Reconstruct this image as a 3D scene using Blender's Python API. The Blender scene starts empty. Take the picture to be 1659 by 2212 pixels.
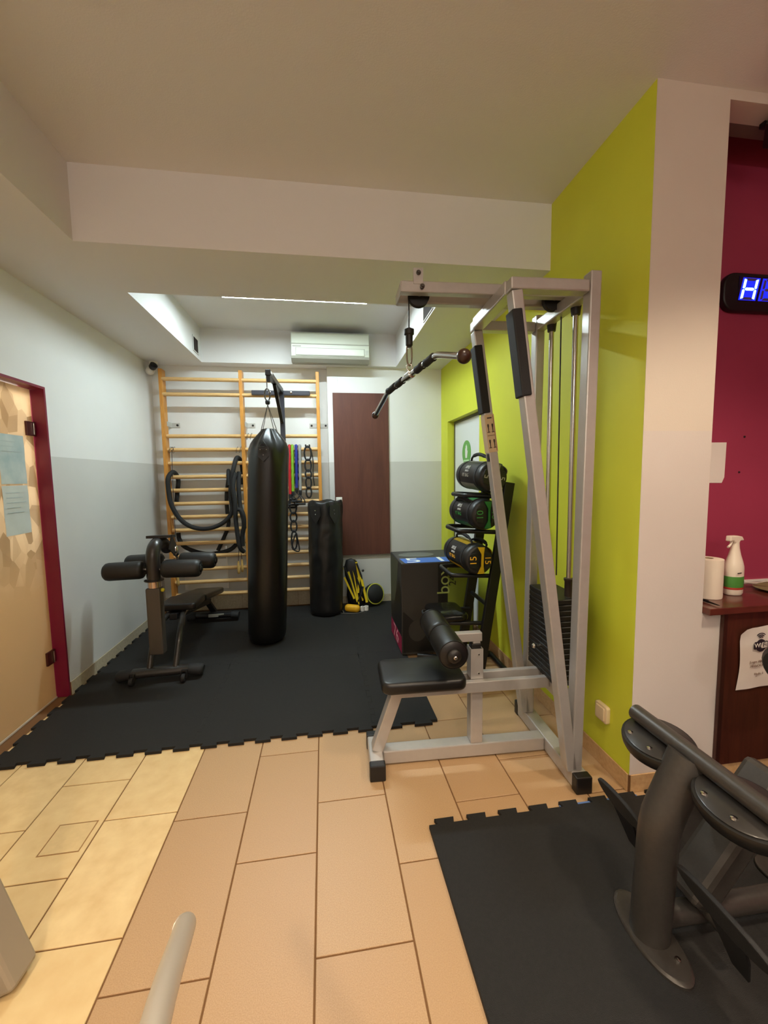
import bpy, bmesh, math, random
from mathutils import Vector, Matrix, Euler, noise

random.seed(7)
SC = bpy.context.scene
COL = SC.collection

# ------------------------------------------------------------------ camera
cam_d = bpy.data.cameras.new('camera')
cam = bpy.data.objects.new('camera', cam_d)
COL.objects.link(cam)
SC.camera = cam
cam_d.sensor_fit = 'HORIZONTAL'
cam_d.sensor_width = 36.0
cam_d.lens = 885.16 / 1659.0 * 36.0
cam_d.clip_start = 0.02
yaw, pit, rol = math.radians(8.34095), math.radians(-5.08253), math.radians(0.83937)
fw = Vector((math.sin(yaw) * math.cos(pit), math.cos(yaw) * math.cos(pit), math.sin(pit)))
r0 = Vector((math.cos(yaw), -math.sin(yaw), 0))
d0 = fw.cross(r0)
rt = r0 * math.cos(rol) + d0 * math.sin(rol)
dn = -r0 * math.sin(rol) + d0 * math.cos(rol)
m = Matrix((rt, -dn, -fw)).transposed().to_4x4()
m.translation = Vector((0, 0, 1.48))
cam.matrix_world = m

# ------------------------------------------------------------------ world, exposure
w = bpy.data.worlds.new('world')
SC.world = w
w.use_nodes = True
w.node_tree.nodes['Background'].inputs[0].default_value = (0.02, 0.018, 0.016, 1)
w.node_tree.nodes['Background'].inputs[1].default_value = 0.3
SC.view_settings.view_transform = 'Standard'
SC.view_settings.look = 'None'
SC.view_settings.gamma = 1.0
SC.view_settings.use_curve_mapping = False
SC.view_settings.exposure = 1.16
try:
    SC.cycles.use_denoising = True
    SC.cycles.max_bounces = 8
    SC.cycles.diffuse_bounces = 5
    SC.cycles.sample_clamp_indirect = 6.0
except Exception:
    pass

LED_STRENGTH = 98.0
LED_COLOR = (0.82, 0.97, 1.0)
SPOT_W = 36.0
SPOT_COLOR = (1.0, 0.82, 0.61)
FILL_GLOBE_W = 15.0
FILL_GLOBE_COLOR = (1.0, 0.90, 0.80)
FILL_GLOBES = [(-0.9, -2.4), (0.7, -2.4)]
DOWNLIGHTS = [(-0.95, 0.55), (0.35, 0.75), (-0.95, -1.0), (0.55, -0.9), (1.75, 0.5)]


# ------------------------------------------------------------------ helpers
def lin(c):
    return tuple(((v / 255.0) / 12.92 if v / 255.0 <= 0.04045 else ((v / 255.0 + 0.055) / 1.055) ** 2.4) for v in c)


def V(*a):
    return Vector(a)


MATS = {}


def mat(name, col, rough=0.5, metal=0.0, var=0.0, vscale=8.0, bump=0.0, bscale=60.0, spec=0.5, coat=0.0, vcol=None, stretch=None):
    if name in MATS:
        return MATS[name]
    M = bpy.data.materials.new(name)
    M.use_nodes = True
    nt = M.node_tree
    b = nt.nodes['Principled BSDF']
    c = lin(col)
    b.inputs['Base Color'].default_value = (*c, 1)
    b.inputs['Roughness'].default_value = rough
    b.inputs['Metallic'].default_value = metal
    b.inputs['Specular IOR Level'].default_value = spec
    b.inputs['Coat Weight'].default_value = coat
    tc = nt.nodes.new('ShaderNodeTexCoord')
    mp = nt.nodes.new('ShaderNodeMapping')
    nt.links.new(tc.outputs['Object'], mp.inputs['Vector'])
    if stretch:
        mp.inputs['Scale'].default_value = stretch
    if var > 0:
        n = nt.nodes.new('ShaderNodeTexNoise')
        n.inputs['Scale'].default_value = vscale
        n.inputs['Detail'].default_value = 6
        nt.links.new(mp.outputs['Vector'], n.inputs['Vector'])
        r = nt.nodes.new('ShaderNodeMapRange')
        r.inputs['From Min'].default_value = 0.3
        r.inputs['From Max'].default_value = 0.7
        nt.links.new(n.outputs['Fac'], r.inputs['Value'])
        mx = nt.nodes.new('ShaderNodeMix')
        mx.data_type = 'RGBA'
        nt.links.new(r.outputs['Result'], mx.inputs[0])
        c2 = lin(vcol) if vcol else tuple(v * (1 - var) for v in c)
        mx.inputs[6].default_value = (*c2, 1)
        mx.inputs[7].default_value = (*c, 1)
        nt.links.new(mx.outputs[2], b.inputs['Base Color'])
    if bump > 0:
        n2 = nt.nodes.new('ShaderNodeTexNoise')
        n2.inputs['Scale'].default_value = bscale
        n2.inputs['Detail'].default_value = 4
        nt.links.new(mp.outputs['Vector'], n2.inputs['Vector'])
        bp = nt.nodes.new('ShaderNodeBump')
        bp.inputs['Strength'].default_value = bump
        bp.inputs['Distance'].default_value = 0.004
        nt.links.new(n2.outputs['Fac'], bp.inputs['Height'])
        nt.links.new(bp.outputs['Normal'], b.inputs['Normal'])
    MATS[name] = M
    return M


def emit_mat(name, col, strength, linear=False):
    if name in MATS:
        return MATS[name]
    M = bpy.data.materials.new(name)
    M.use_nodes = True
    b = M.node_tree.nodes['Principled BSDF']
    c = col if linear else lin(col)
    b.inputs['Base Color'].default_value = (*c, 1)
    b.inputs['Emission Color'].default_value = (*c, 1)
    b.inputs['Emission Strength'].default_value = strength
    MATS[name] = M
    return M


def two_tone(name, up, lo, z, rough_lo=0.45):
    M = mat(name, up, 0.75, bump=0.08, bscale=140)
    nt = M.node_tree
    b = nt.nodes['Principled BSDF']
    g = nt.nodes.new('ShaderNodeNewGeometry')
    sx = nt.nodes.new('ShaderNodeSeparateXYZ')
    nt.links.new(g.outputs['Position'], sx.inputs[0])
    gt = nt.nodes.new('ShaderNodeMath')
    gt.operation = 'GREATER_THAN'
    gt.inputs[1].default_value = z
    nt.links.new(sx.outputs['Z'], gt.inputs[0])
    n = nt.nodes.new('ShaderNodeTexNoise')
    n.inputs['Scale'].default_value = 2.5
    n.inputs['Detail'].default_value = 5
    nt.links.new(g.outputs['Position'], n.inputs['Vector'])
    mx = nt.nodes.new('ShaderNodeMix')
    mx.data_type = 'RGBA'
    mx.inputs[6].default_value = (*lin(lo), 1)
    mx.inputs[7].default_value = (*lin(up), 1)
    nt.links.new(gt.outputs[0], mx.inputs[0])
    hv = nt.nodes.new('ShaderNodeMapRange')
    hv.inputs['To Min'].default_value = 0.94
    hv.inputs['To Max'].default_value = 1.04
    nt.links.new(n.outputs['Fac'], hv.inputs['Value'])
    ml = nt.nodes.new('ShaderNodeMix')
    ml.data_type = 'RGBA'
    ml.blend_type = 'MULTIPLY'
    ml.inputs[0].default_value = 1.0
    nt.links.new(mx.outputs[2], ml.inputs[6])
    nt.links.new(hv.outputs['Result'], ml.inputs[7])
    nt.links.new(ml.outputs[2], b.inputs['Base Color'])
    return M


def wood_mat(name, c1, c2, stretch, scale=6.0, rough=0.45, coat=0.1):
    M = mat(name, c1, rough, coat=coat)
    nt = M.node_tree
    b = nt.nodes['Principled BSDF']
    tc = nt.nodes.new('ShaderNodeTexCoord')
    mp = nt.nodes.new('ShaderNodeMapping')
    mp.inputs['Scale'].default_value = stretch
    nt.links.new(tc.outputs['Object'], mp.inputs['Vector'])
    n = nt.nodes.new('ShaderNodeTexNoise')
    n.inputs['Scale'].default_value = scale
    n.inputs['Detail'].default_value = 8
    n.inputs['Roughness'].default_value = 0.65
    n.inputs['Distortion'].default_value = 0.6
    nt.links.new(mp.outputs['Vector'], n.inputs['Vector'])
    r = nt.nodes.new('ShaderNodeValToRGB')
    r.color_ramp.elements[0].position = 0.32
    r.color_ramp.elements[0].color = (*lin(c2), 1)
    r.color_ramp.elements[1].position = 0.68
    r.color_ramp.elements[1].color = (*lin(c1), 1)
    nt.links.new(n.outputs['Fac'], r.inputs['Fac'])
    nt.links.new(r.outputs['Color'], b.inputs['Base Color'])
    return M


def spline(pts, sub=6, closed=False):
    P = [Vector(p) for p in pts]
    n = len(P)
    out = []
    rng = n if closed else n - 1
    for i in range(rng):
        if closed:
            a, b, c, d = P[(i - 1) % n], P[i], P[(i + 1) % n], P[(i + 2) % n]
        else:
            a = P[i - 1] if i > 0 else P[i] * 2 - P[i + 1]
            b, c = P[i], P[i + 1]
            d = P[i + 2] if i + 2 < n else P[i + 1] * 2 - P[i]
        for k in range(sub):
            t = k / sub
            out.append(0.5 * ((2 * b) + (c - a) * t + (2 * a - 5 * b + 4 * c - d) * t * t + (3 * b - a - 3 * c + d) * t ** 3))
    if not closed:
        out.append(P[-1])
    return out


class MB:
    def __init__(s):
        s.v = []
        s.f = []

    def add(s, vs, fs):
        o = len(s.v)
        s.v += [tuple(x) for x in vs]
        s.f += [tuple(i + o for i in f) for f in fs]
        return s

    def box(s, a, b):
        x0, y0, z0 = a
        x1, y1, z1 = b
        return s.add([(x0, y0, z0), (x1, y0, z0), (x1, y1, z0), (x0, y1, z0), (x0, y0, z1), (x1, y0, z1), (x1, y1, z1), (x0, y1, z1)],
                     [(0, 3, 2, 1), (4, 5, 6, 7), (0, 1, 5, 4), (1, 2, 6, 5), (2, 3, 7, 6), (3, 0, 4, 7)])

    def obox(s, c, size, rot=(0, 0, 0)):
        R = Euler(rot).to_matrix() if not isinstance(rot, Matrix) else rot
        c = Vector(c)
        h = [v / 2 for v in size]
        vs = []
        for z in (-1, 1):
            for x, y in ((-1, -1), (1, -1), (1, 1), (-1, 1)):
                vs.append(c + R @ Vector((x * h[0], y * h[1], z * h[2])))
        return s.add(vs, [(0, 3, 2, 1), (4, 5, 6, 7), (0, 1, 5, 4), (1, 2, 6, 5), (2, 3, 7, 6), (3, 0, 4, 7)])

    def beam(s, p0, p1, w, h, up=(0, 0, 1)):
        p0, p1 = Vector(p0), Vector(p1)
        d = (p1 - p0).normalized()
        side = d.cross(Vector(up)).normalized()
        u = side.cross(d)
        vs = []
        for p in (p0, p1):
            for a, b in ((-1, -1), (1, -1), (1, 1), (-1, 1)):
                vs.append(p + side * (a * w / 2) + u * (b * h / 2))
        return s.add(vs, [(0, 1, 2, 3), (7, 6, 5, 4), (0, 4, 5, 1), (1, 5, 6, 2), (2, 6, 7, 3), (3, 7, 4, 0)])

    def tube(s, pts, r, n=10, closed=False, caps=True, flat=1.0):
        P = [Vector(p) for p in pts]
        m_ = len(P)
        rad = r if isinstance(r, (list, tuple)) else [r] * m_
        T = []
        for i in range(m_):
            if closed:
                t = P[(i + 1) % m_] - P[(i - 1) % m_]
            else:
                t = P[min(i + 1, m_ - 1)] - P[max(i - 1, 0)]
            T.append(t.normalized() if t.length > 1e-9 else Vector((0, 0, 1)))
        ref = Vector((0, 0, 1)) if abs(T[0].z) < 0.9 else Vector((1, 0, 0))
        nrm = (ref - T[0] * ref.dot(T[0])).normalized()
        vs = []
        for i in range(m_):
            nrm = (nrm - T[i] * nrm.dot(T[i]))
            nrm = nrm.normalized() if nrm.length > 1e-6 else T[i].orthogonal().normalized()
            bn = T[i].cross(nrm)
            for k in range(n):
                a = 2 * math.pi * k / n
                vs.append(P[i] + (nrm * math.cos(a) + bn * math.sin(a) * flat) * rad[i])
        fs = []
        rows = m_ if closed else m_ - 1
        for i in range(rows):
            j = (i + 1) % m_
            for k in range(n):
                l = (k + 1) % n
                fs.append((i * n + k, i * n + l, j * n + l, j * n + k))
        if caps and not closed:
            fs.append(tuple(range(n - 1, -1, -1)))
            fs.append(tuple((m_ - 1) * n + k for k in range(n)))
        return s.add(vs, fs)

    def lathe(s, prof, o=(0, 0, 0), ax=(0, 0, 1), n=24, sx=1.0, sy=1.0):
        """prof: list of (radius, height) along axis"""
        o = Vector(o)
        a = Vector(ax).normalized()
        u = a.orthogonal().normalized() if abs(a.z) < 0.99 else Vector((1, 0, 0))
        if abs(a.z) >= 0.99:
            v = a.cross(u)
        else:
            u = Vector((0, 0, 1)).cross(a).normalized()
            v = a.cross(u)
        vs = []
        for (r, h) in prof:
            for k in range(n):
                t = 2 * math.pi * k / n
                vs.append(o + a * h + u * (r * math.cos(t) * sx) + v * (r * math.sin(t) * sy))
        fs = []
        for i in range(len(prof) - 1):
            for k in range(n):
                l = (k + 1) % n
                fs.append((i * n + k, i * n + l, (i + 1) * n + l, (i + 1) * n + k))
        if prof[0][0] > 1e-6:
            fs.append(tuple(range(n - 1, -1, -1)))
        if prof[-1][0] > 1e-6:
            fs.append(tuple((len(prof) - 1) * n + k for k in range(n)))
        return s.add(vs, fs)

    def cyl(s, p0, p1, r, n=16):
        p0, p1 = Vector(p0), Vector(p1)
        return s.lathe([(r, 0), (r, (p1 - p0).length)], p0, p1 - p0, n)

    def sphere(s, c, r, n=16, m_=10):
        prof = [(r * math.sin(math.pi * i / m_), -r * math.cos(math.pi * i / m_)) for i in range(m_ + 1)]
        prof[0] = (1e-4, -r)
        prof[-1] = (1e-4, r)
        return s.lathe(prof, c, (0, 0, 1), n)

    def prism(s, poly, t, M=None):
        """poly 2d (x,y) ccw extruded from z=0 to z=t, through matrix M"""
        M = M or Matrix.Identity(4)
        n = len(poly)
        vs = [M @ Vector((x, y, 0)) for x, y in poly] + [M @ Vector((x, y, t)) for x, y in poly]
        fs = [tuple(range(n - 1, -1, -1)), tuple(range(n, 2 * n))]
        for i in range(n):
            j = (i + 1) % n
            fs.append((i, j, n + j, n + i))
        return s.add(vs, fs)

    def pad(s, cx, cy, z0, lx, ly, t, rc=0.03, re=0.012, M=None, n=6, puff=0.0):
        """rounded cushion: rounded rectangle, edges rounded, z0..z0+t, through M"""
        M = M or Matrix.Identity(4)
        levels = []
        st = 4
        for i in range(st + 1):
            a = math.pi / 2 * i / st
            levels.append((re * (1 - math.sin(a)), z0 + re * (1 - math.cos(a))))
        for i in range(st + 1):
            a = math.pi / 2 * i / st
            levels.append((re * (1 - math.cos(a)), z0 + t - re * (1 - math.sin(a))))
        if puff:
            levels.append((re + min(lx, ly) * 0.2, z0 + t + puff))
        rings = []
        for inset, z in levels:
            hx, hy = lx / 2 - inset, ly / 2 - inset
            rr = max(rc - inset, 0.002)
            ring = []
            for qx, qy, a0 in ((1, 1, 0), (-1, 1, 90), (-1, -1, 180), (1, -1, 270)):
                for k in range(n + 1):
                    a = math.radians(a0 + 90 * k / n)
                    ring.append(M @ Vector((cx + qx * (hx - rr) + rr * math.cos(a), cy + qy * (hy - rr) + rr * math.sin(a), z)))
            rings.append(ring)
        N = len(rings[0])
        vs = [p for r_ in rings for p in r_]
        fs = [tuple(range(N - 1, -1, -1)), tuple((len(rings) - 1) * N + k for k in range(N))]
        for i in range(len(rings) - 1):
            for k in range(N):
                l = (k + 1) % N
                fs.append((i * N + k, i * N + l, (i + 1) * N + l, (i + 1) * N + k))
        return s.add(vs, fs)

    def build(s, name, material, parent=None, smooth=None, bevel=0.0, seg=2):
        me = bpy.data.meshes.new(name)
        me.from_pydata(s.v, [], s.f)
        me.update()
        bm = bmesh.new()
        bm.from_mesh(me)
        bmesh.ops.recalc_face_normals(bm, faces=bm.faces)
        bm.to_mesh(me)
        bm.free()
        me.materials.append(material)
        if smooth is not None:
            me.shade_smooth()
            me.set_sharp_from_angle(angle=math.radians(smooth))
        o = bpy.data.objects.new(name, me)
        COL.objects.link(o)
        if parent:
            o.parent = parent
        if bevel > 0:
            b = o.modifiers.new('bevel', 'BEVEL')
            b.width = bevel
            b.segments = seg
            b.limit_method = 'ANGLE'
            b.angle_limit = math.radians(40)
            b.harden_normals = False
        return o


def tag(o, label=None, cat=None, group=None, kind=None):
    if label:
        o['label'] = label
    if cat:
        o['category'] = cat
    if group:
        o['group'] = group
    if kind:
        o['kind'] = kind
    return o


def thing(name, label, cat, loc=(0, 0, 0), rz=0.0, group=None):
    o = bpy.data.objects.new(name, None)
    COL.objects.link(o)
    o.location = loc
    o.rotation_euler = (0, 0, rz)
    o.empty_display_size = 0.05
    return tag(o, label, cat, group)


def dup(o, parent=None):
    c = o.copy()
    COL.objects.link(c)
    if parent:
        c.parent = parent
    return c


def text_part(name, txt, size, M, material, parent, extrude=0.0006, align='CENTER', squash=1.0, lsp=1.0):
    cu = bpy.data.curves.new('txt', 'FONT')
    cu.body = txt
    cu.size = size
    cu.align_x = align
    cu.align_y = 'CENTER'
    cu.extrude = extrude
    cu.space_line = lsp
    cu.resolution_u = 3
    tmp = bpy.data.objects.new('txt', cu)
    COL.objects.link(tmp)
    dg = bpy.context.evaluated_depsgraph_get()
    me = bpy.data.meshes.new_from_object(tmp.evaluated_get(dg))
    bpy.data.objects.remove(tmp)
    me.transform(M @ Matrix.Diagonal((squash, 1, 1, 1)))
    me.materials.clear()
    me.materials.append(material)
    me.name = name
    o = bpy.data.objects.new(name, me)
    COL.objects.link(o)
    if parent:
        o.parent = parent
    return o


def frame_m(o, x, y):
    """matrix with origin o, x axis x, y axis y"""
    x = Vector(x).normalized()
    y = Vector(y)
    y = (y - x * y.dot(x)).normalized()
    z = x.cross(y)
    M = Matrix((x, y, z)).transposed().to_4x4()
    M.translation = Vector(o)
    return M


# ------------------------------------------------------------------ materials
WALL2 = two_tone('wall_paint_two_tone', (228, 229, 227), (204, 204, 200), 1.637)
COLM = two_tone('column_paint_two_tone', (214, 204, 190), (210, 202, 196), 1.655)
CEIL = mat('ceiling_paint', (224, 223, 222), 0.85, bump=0.15, bscale=160)
LIME = mat('lime_paint', (214, 220, 58), 0.6, var=0.08, vscale=2.0, bump=0.05, bscale=120)
PURPLE = mat('purple_paint', (164, 58, 86), 0.5, var=0.1, vscale=3)
MAGENTA = mat('magenta_gloss', (122, 16, 52), 0.35)
GROUT = mat('grout', (112, 78, 44), 0.9)
SILVER = mat('silver_powder', (186, 182, 178), 0.34, metal=0.45, var=0.06, vscale=30)
CHROME = mat('chrome', (200, 198, 194), 0.16, metal=1.0)
STEELW = mat('steel_wire', (90, 88, 84), 0.35, metal=0.9)
BLACKP = mat('black_plastic', (22, 20, 19), 0.45)
BLACKR = mat('black_rubber', (24, 24, 25), 0.75, bump=0.2, bscale=220)
RUBMAT = mat('rubber_mat', (31, 30, 29), 0.72, var=0.25, vscale=90, bump=0.5, bscale=420, spec=0.35)
VINYL = mat('black_vinyl', (20, 19, 19), 0.38, bump=0.06, bscale=300)
SHINY = mat('shiny_black_vinyl', (13, 12, 11), 0.33, bump=0.12, bscale=9)
FOAM = mat('black_foam', (22, 22, 22), 0.5, bump=0.1, bscale=240)
DARKM = mat('black_metal', (22, 21, 22), 0.4, metal=0.1)
GREYM = mat('dark_grey_metal', (52, 49, 47), 0.33, metal=0.35, coat=0.15, var=0.1, vscale=60)
ANTHR = mat('anthracite_metal', (68, 64, 60), 0.36, metal=0.35, var=0.15, vscale=80, bump=0.08, bscale=300)
BRONZE = mat('bronze_post', (78, 72, 66), 0.35, metal=0.25)
WPLAS = mat('white_plastic', (232, 230, 222), 0.4)
ACP = mat('ac_plastic', (204, 209, 194), 0.35)
ACD = mat('ac_grey', (150, 148, 136), 0.5)
PAPER = mat('paper', (232, 226, 218), 0.8)
INK = mat('ink', (60, 50, 45), 0.8)
BROWNB = mat('brown_ball', (52, 30, 20), 0.3)
WOODY = wood_mat('beech_wood', (228, 192, 134), (208, 164, 102), (1.5, 12, 12), 7)
WOODP = wood_mat('pine_post', (214, 152, 66), (186, 122, 44), (12, 12, 1.2), 7)
MAHOG = wood_mat('mahogany_panel', (98, 54, 40), (78, 40, 29), (3.2, 3.2, 0.35), 4, rough=0.6, coat=0.0)
COUNTW = wood_mat('counter_laminate', (98, 46, 34), (74, 32, 24), (1.2, 8, 8), 5, rough=0.28, coat=0.3)
COUNTP = wood_mat('counter_panel', (78, 38, 24), (54, 22, 14), (8, 8, 0.8), 4, rough=0.4)
WHITEM = mat('white_paint', (228, 228, 224), 0.5)
YEL = mat('yellow_fabric', (224, 196, 20), 0.6)
YELF = mat('yellow_foam', (232, 176, 30), 0.55)
LEDM = emit_mat('led_diffuser', LED_COLOR, LED_STRENGTH, True)

# ------------------------------------------------------------------ big lamps: ceiling downlights of the front room
for i, (x, y) in enumerate(DOWNLIGHTS):
    zc = 3.045
    where = ['by the glass door', 'above the middle of the tiled floor', 'at the rear left', 'at the rear middle', 'before the counter'][i]
    t = thing('ceiling_downlight', 'round recessed warm ceiling downlight ' + where, 'downlight', (x, y, zc), 0, 'recessed ceiling downlights')
    MB().lathe([(0.062, 0.002), (0.085, 0.0), (0.088, -0.006), (0.07, -0.012), (0.06, -0.008), (0.06, 0.002)], n=24).build('trim_ring', WHITEM, t, 40)
    MB().lathe([(0.0005, -0.003), (0.058, -0.003), (0.058, 0.001)], n=24).build('lens', emit_mat('downlight_lens', SPOT_COLOR, 6.0, True), t, 40)
    ld = bpy.data.lights.new('downlight_lamp', 'SPOT')
    ld.energy = SPOT_W * (2.4 if y < 0 else (1.9 if x > 1.5 else 0.9))
    ld.color = SPOT_COLOR
    ld.spot_size = math.radians(116)
    ld.spot_blend = 0.5
    ld.shadow_soft_size = 0.11
    lo = bpy.data.objects.new('downlight_lamp', ld)
    COL.objects.link(lo)
    lo.parent = t
    lo.location = (0, 0, -0.03)


for i, (x, y) in enumerate(FILL_GLOBES):  # unseen globes added behind the camera to fill the ambient light
    t = thing('fill_globe_lamp', ['left', 'right'][i] + ' unseen opal fill globe added behind the camera to lift the ambient light', 'lamp', (x, y, 3.045), 0, 'added fill globes')
    MB().lathe([(0.05, 0), (0.05, -0.02), (0.008, -0.03), (0.008, -0.30)], n=16).build('stem', WHITEM, t, 40)
    MB().sphere((0, 0, -0.42), 0.11, 20, 12).build('globe', emit_mat('opal_fill_globe', FILL_GLOBE_COLOR, FILL_GLOBE_W / (math.pi * 4 * math.pi * 0.11 ** 2), True), t, 60)


# ------------------------------------------------------------------ room shell
def struct(name, mb, material, parent=None, bevel=0.0):
    o = mb.build(name, material, parent, bevel=bevel)
    if not parent:
        o['kind'] = 'structure'
    return o


X0, XG, YB, ZC, ZS = -1.765, 1.365, 4.75, 3.045, 2.675
YBK, XR = -3.2, 3.4
floor = struct('floor', MB().box((X0 - 1.6, YBK - 0.2, -0.12), (XR + 0.2, YB + 0.2, -0.004)), GROUT)

ceiling = struct('ceiling', MB().box((X0, YBK, ZC), (1.703, 2.37, ZC + 0.1)).box((1.703, YBK, ZC), (XR, 1.70, ZC + 0.1)), CEIL)
sof = MB()
sof.box((X0, YBK, ZS), (-1.21, 2.37, ZC))                       # left soffit of the front room
sof.box((X0, 2.37, ZS), (-1.21, YB, 3.145))
sof.box((0.83, 2.37, ZS), (XG, YB, 3.145))
sof.box((-1.21, 2.37, ZS), (0.83, 2.955, 3.145))
sof.box((-1.21, 4.58, ZS), (0.83, YB, 3.145))
sof.box((-1.21, 2.955, 3.017), (0.83, 4.58, 3.145))
struct('ceiling_alcove', sof, CEIL)

# left wall with the glass door opening
lw = MB()
lw.box((X0 - 0.15, YBK, 0), (X0, 1.95, 3.145))
lw.box((X0 - 0.15, 3.0, 0), (X0, YB + 0.15, 3.145))
lw.box((X0 - 0.15, 1.95, 2.08), (X0, 3.0, 3.145))
struct('wall_left', lw, WALL2)
bw = MB()
bw.box((X0, YB, 0), (XG + 0.15, YB + 0.15, 3.145))
bw.box((0.07, 4.65, 0), (XG, YB, ZS))
struct('wall_back', bw, WALL2)
gw = MB()
gw.box((XG, 1.602, 0), (XG + 0.15, 3.48, 3.145))
gw.box((XG, 4.405, 0), (XG + 0.15, YB, 3.145))
gw.box((XG, 3.48, 2.055), (XG + 0.15, 4.405, 3.145))
struct('wall_right', gw, LIME)
cw = MB()
cw.box((XG, 1.600, 0), (1.703, 1.602, ZC))
cw.box((XG + 0.15, 1.602, 0), (1.703, 1.93, ZC))
cw.box((1.703, 1.6, 0), (XR, 1.93, 0.828))
cw.box((1.703, 1.6, 3.003), (XR, 1.70, ZC))
struct('wall_front', cw, COLM)
struct('wall_niche', MB().box((1.703, 1.93, 0.5), (XR, 2.05, 3.30)), PURPLE)
struct('ceiling_niche', MB().box((1.703, 1.70, 3.003), (XR, 1.765, 3.145)).box((1.703, 1.765, 3.22), (XR, 2.05, 3.30)).box((1.703, 1.70, 3.145), (XR, 1.765, 3.30)).box((1.60, 1.70, 3.045), (1.703, 2.05, 3.30)), mat('niche_ceiling_paint', (120, 100, 90), 0.8))
struct('wall_rear', MB().box((X0 - 0.15, YBK - 0.15, 0), (XR + 0.15, YBK, 3.145)), WALL2)
struct('wall_side', MB().box((XR, YBK, 0), (XR + 0.15, 2.05, 3.145)), PURPLE)
# lobby behind the glass door, so that the frosted pane has a lit room behind it
lob = MB()
lob.box((X0 - 1.6, 1.2, 0), (X0 - 1.5, 3.8, 2.6))
lob.box((X0 - 1.5, 1.2, 0), (X0 - 0.15, 1.3, 2.6))
lob.box((X0 - 1.5, 3.7, 0), (X0 - 0.15, 3.8, 2.6))
lob.box((X0 - 1.6, 1.2, 2.6), (X0 - 0.15, 3.8, 2.7))
struct('wall_lobby', lob, CEIL)
t = thing('ceiling_downlight', 'unseen warm ceiling downlight added in the lobby to light the frosted glass door from behind', 'downlight', (X0 - 0.8, 2.4, 2.6), 0, 'recessed ceiling downlights')
MB().lathe([(0.062, 0.002), (0.085, 0.0), (0.088, -0.006), (0.07, -0.012), (0.06, -0.008), (0.06, 0.002)], n=24).build('trim_ring', WHITEM, t, 40)
ld = bpy.data.lights.new('downlight_lamp', 'POINT')  # lamp added only to light the frosted pane from behind
ld.energy = 52
ld.color = (1.0, 0.92, 0.76)
ld.shadow_soft_size = 0.08
lo = bpy.data.objects.new('downlight_lamp', ld)
COL.objects.link(lo)
lo.parent = t
lo.location = (0, 0, -0.12)

# floor tiles
tile_mats = []
for i, c in enumerate([(220, 194, 144), (224, 198, 148), (216, 190, 140)]):
    tile_mats.append(mat('tile_light_%d' % i, c, 0.45, var=0.1, vscale=14, bump=0.1, bscale=30, vcol=(208, 178, 128)))
tile_dark = []
for i, c in enumerate([(186, 154, 116), (182, 150, 112), (190, 160, 122)]):
    M_ = mat('tile_tan_%d' % i, c, 0.45, var=0.1, vscale=330, bump=0.1, bscale=330, vcol=(166, 132, 94))
    tile_dark.append(M_)
xs = [-1.765, -1.6, -1.293, -0.985, -0.683, -0.373, -0.065, 0.247, 0.555, 0.862, 1.17, 1.365, 1.69, 2.0, 2.31]
offs = {0: 1.566, 1: 1.825, 2: 1.566, 3: 1.316, 4: 1.159, 5: 1.522, 6: 1.159, 7: 1.422, 8: 1.672, 9: 1.29, 10: 1.62, 11: 1.4, 12: 1.2, 13: 1.5}
G = 0.0028
for ci in range(len(xs) - 1):
    xa, xb = xs[ci], xs[ci + 1]
    ln = 0.507 if ci <= 3 else 0.612
    ymax = 4.6 if 8 <= ci <= 10 else (2.95 if ci < 11 else 1.6)
    y = offs[ci]
    while y > -1.2:
        y -= ln
    while y < ymax - 0.02:
        ya, yb = y + G, min(y + ln, ymax) - G
        if ci == 0 and yb > 3.0:
            y += ln
            continue
        mt = random.choice(tile_mats if ci <= 3 else tile_dark)
        b = MB()
        e = 0.0015
        b.add([(xa + G, ya, -0.006), (xb - G, ya, -0.006), (xb - G, yb, -0.006), (xa + G, yb, -0.006),
               (xa + G, ya, -e), (xb - G, ya, -e), (xb - G, yb, -e), (xa + G, yb, -e),
               (xa + G + e, ya + e, 0), (xb - G - e, ya + e, 0), (xb - G - e, yb - e, 0), (xa + G + e, yb - e, 0)],
              [(0, 1, 5, 4), (1, 2, 6, 5), (2, 3, 7, 6), (3, 0, 4, 7), (4, 5, 9, 8), (5, 6, 10, 9), (6, 7, 11, 10), (7, 4, 8, 11), (8, 9, 10, 11)])
        b.build('tile', mt, floor)
        y += ln
# square floor hatch let into one tile: a shallow frame with its lid
hb = MB()
for a, b_ in (((-1.163, 1.677), (-1.008, 1.681)), ((-1.163, 1.825), (-1.008, 1.829)), ((-1.163, 1.681), (-1.159, 1.825)), ((-1.012, 1.681), (-1.008, 1.825))):
    hb.box((a[0], a[1], -0.003), (b_[0], b_[1], 0.0012))
hb.build('hatch_frame', mat('hatch_brass', (150, 112, 68), 0.5), floor)
hl = MB().box((-1.158, 1.682, -0.003), (-1.013, 1.824, 0.0009)).build('hatch_lid', mat('hatch_lid_tile', (214, 186, 136), 0.45, var=0.1, vscale=40), floor)

# baseboard tiles
BT = mat('baseboard_tile', (196, 186, 160), 0.4, var=0.08, vscale=60, vcol=(178, 166, 140))
BTW = mat('baseboard_tile_warm', (205, 170, 124), 0.4, var=0.08, vscale=60, vcol=(188, 150, 106))


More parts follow.
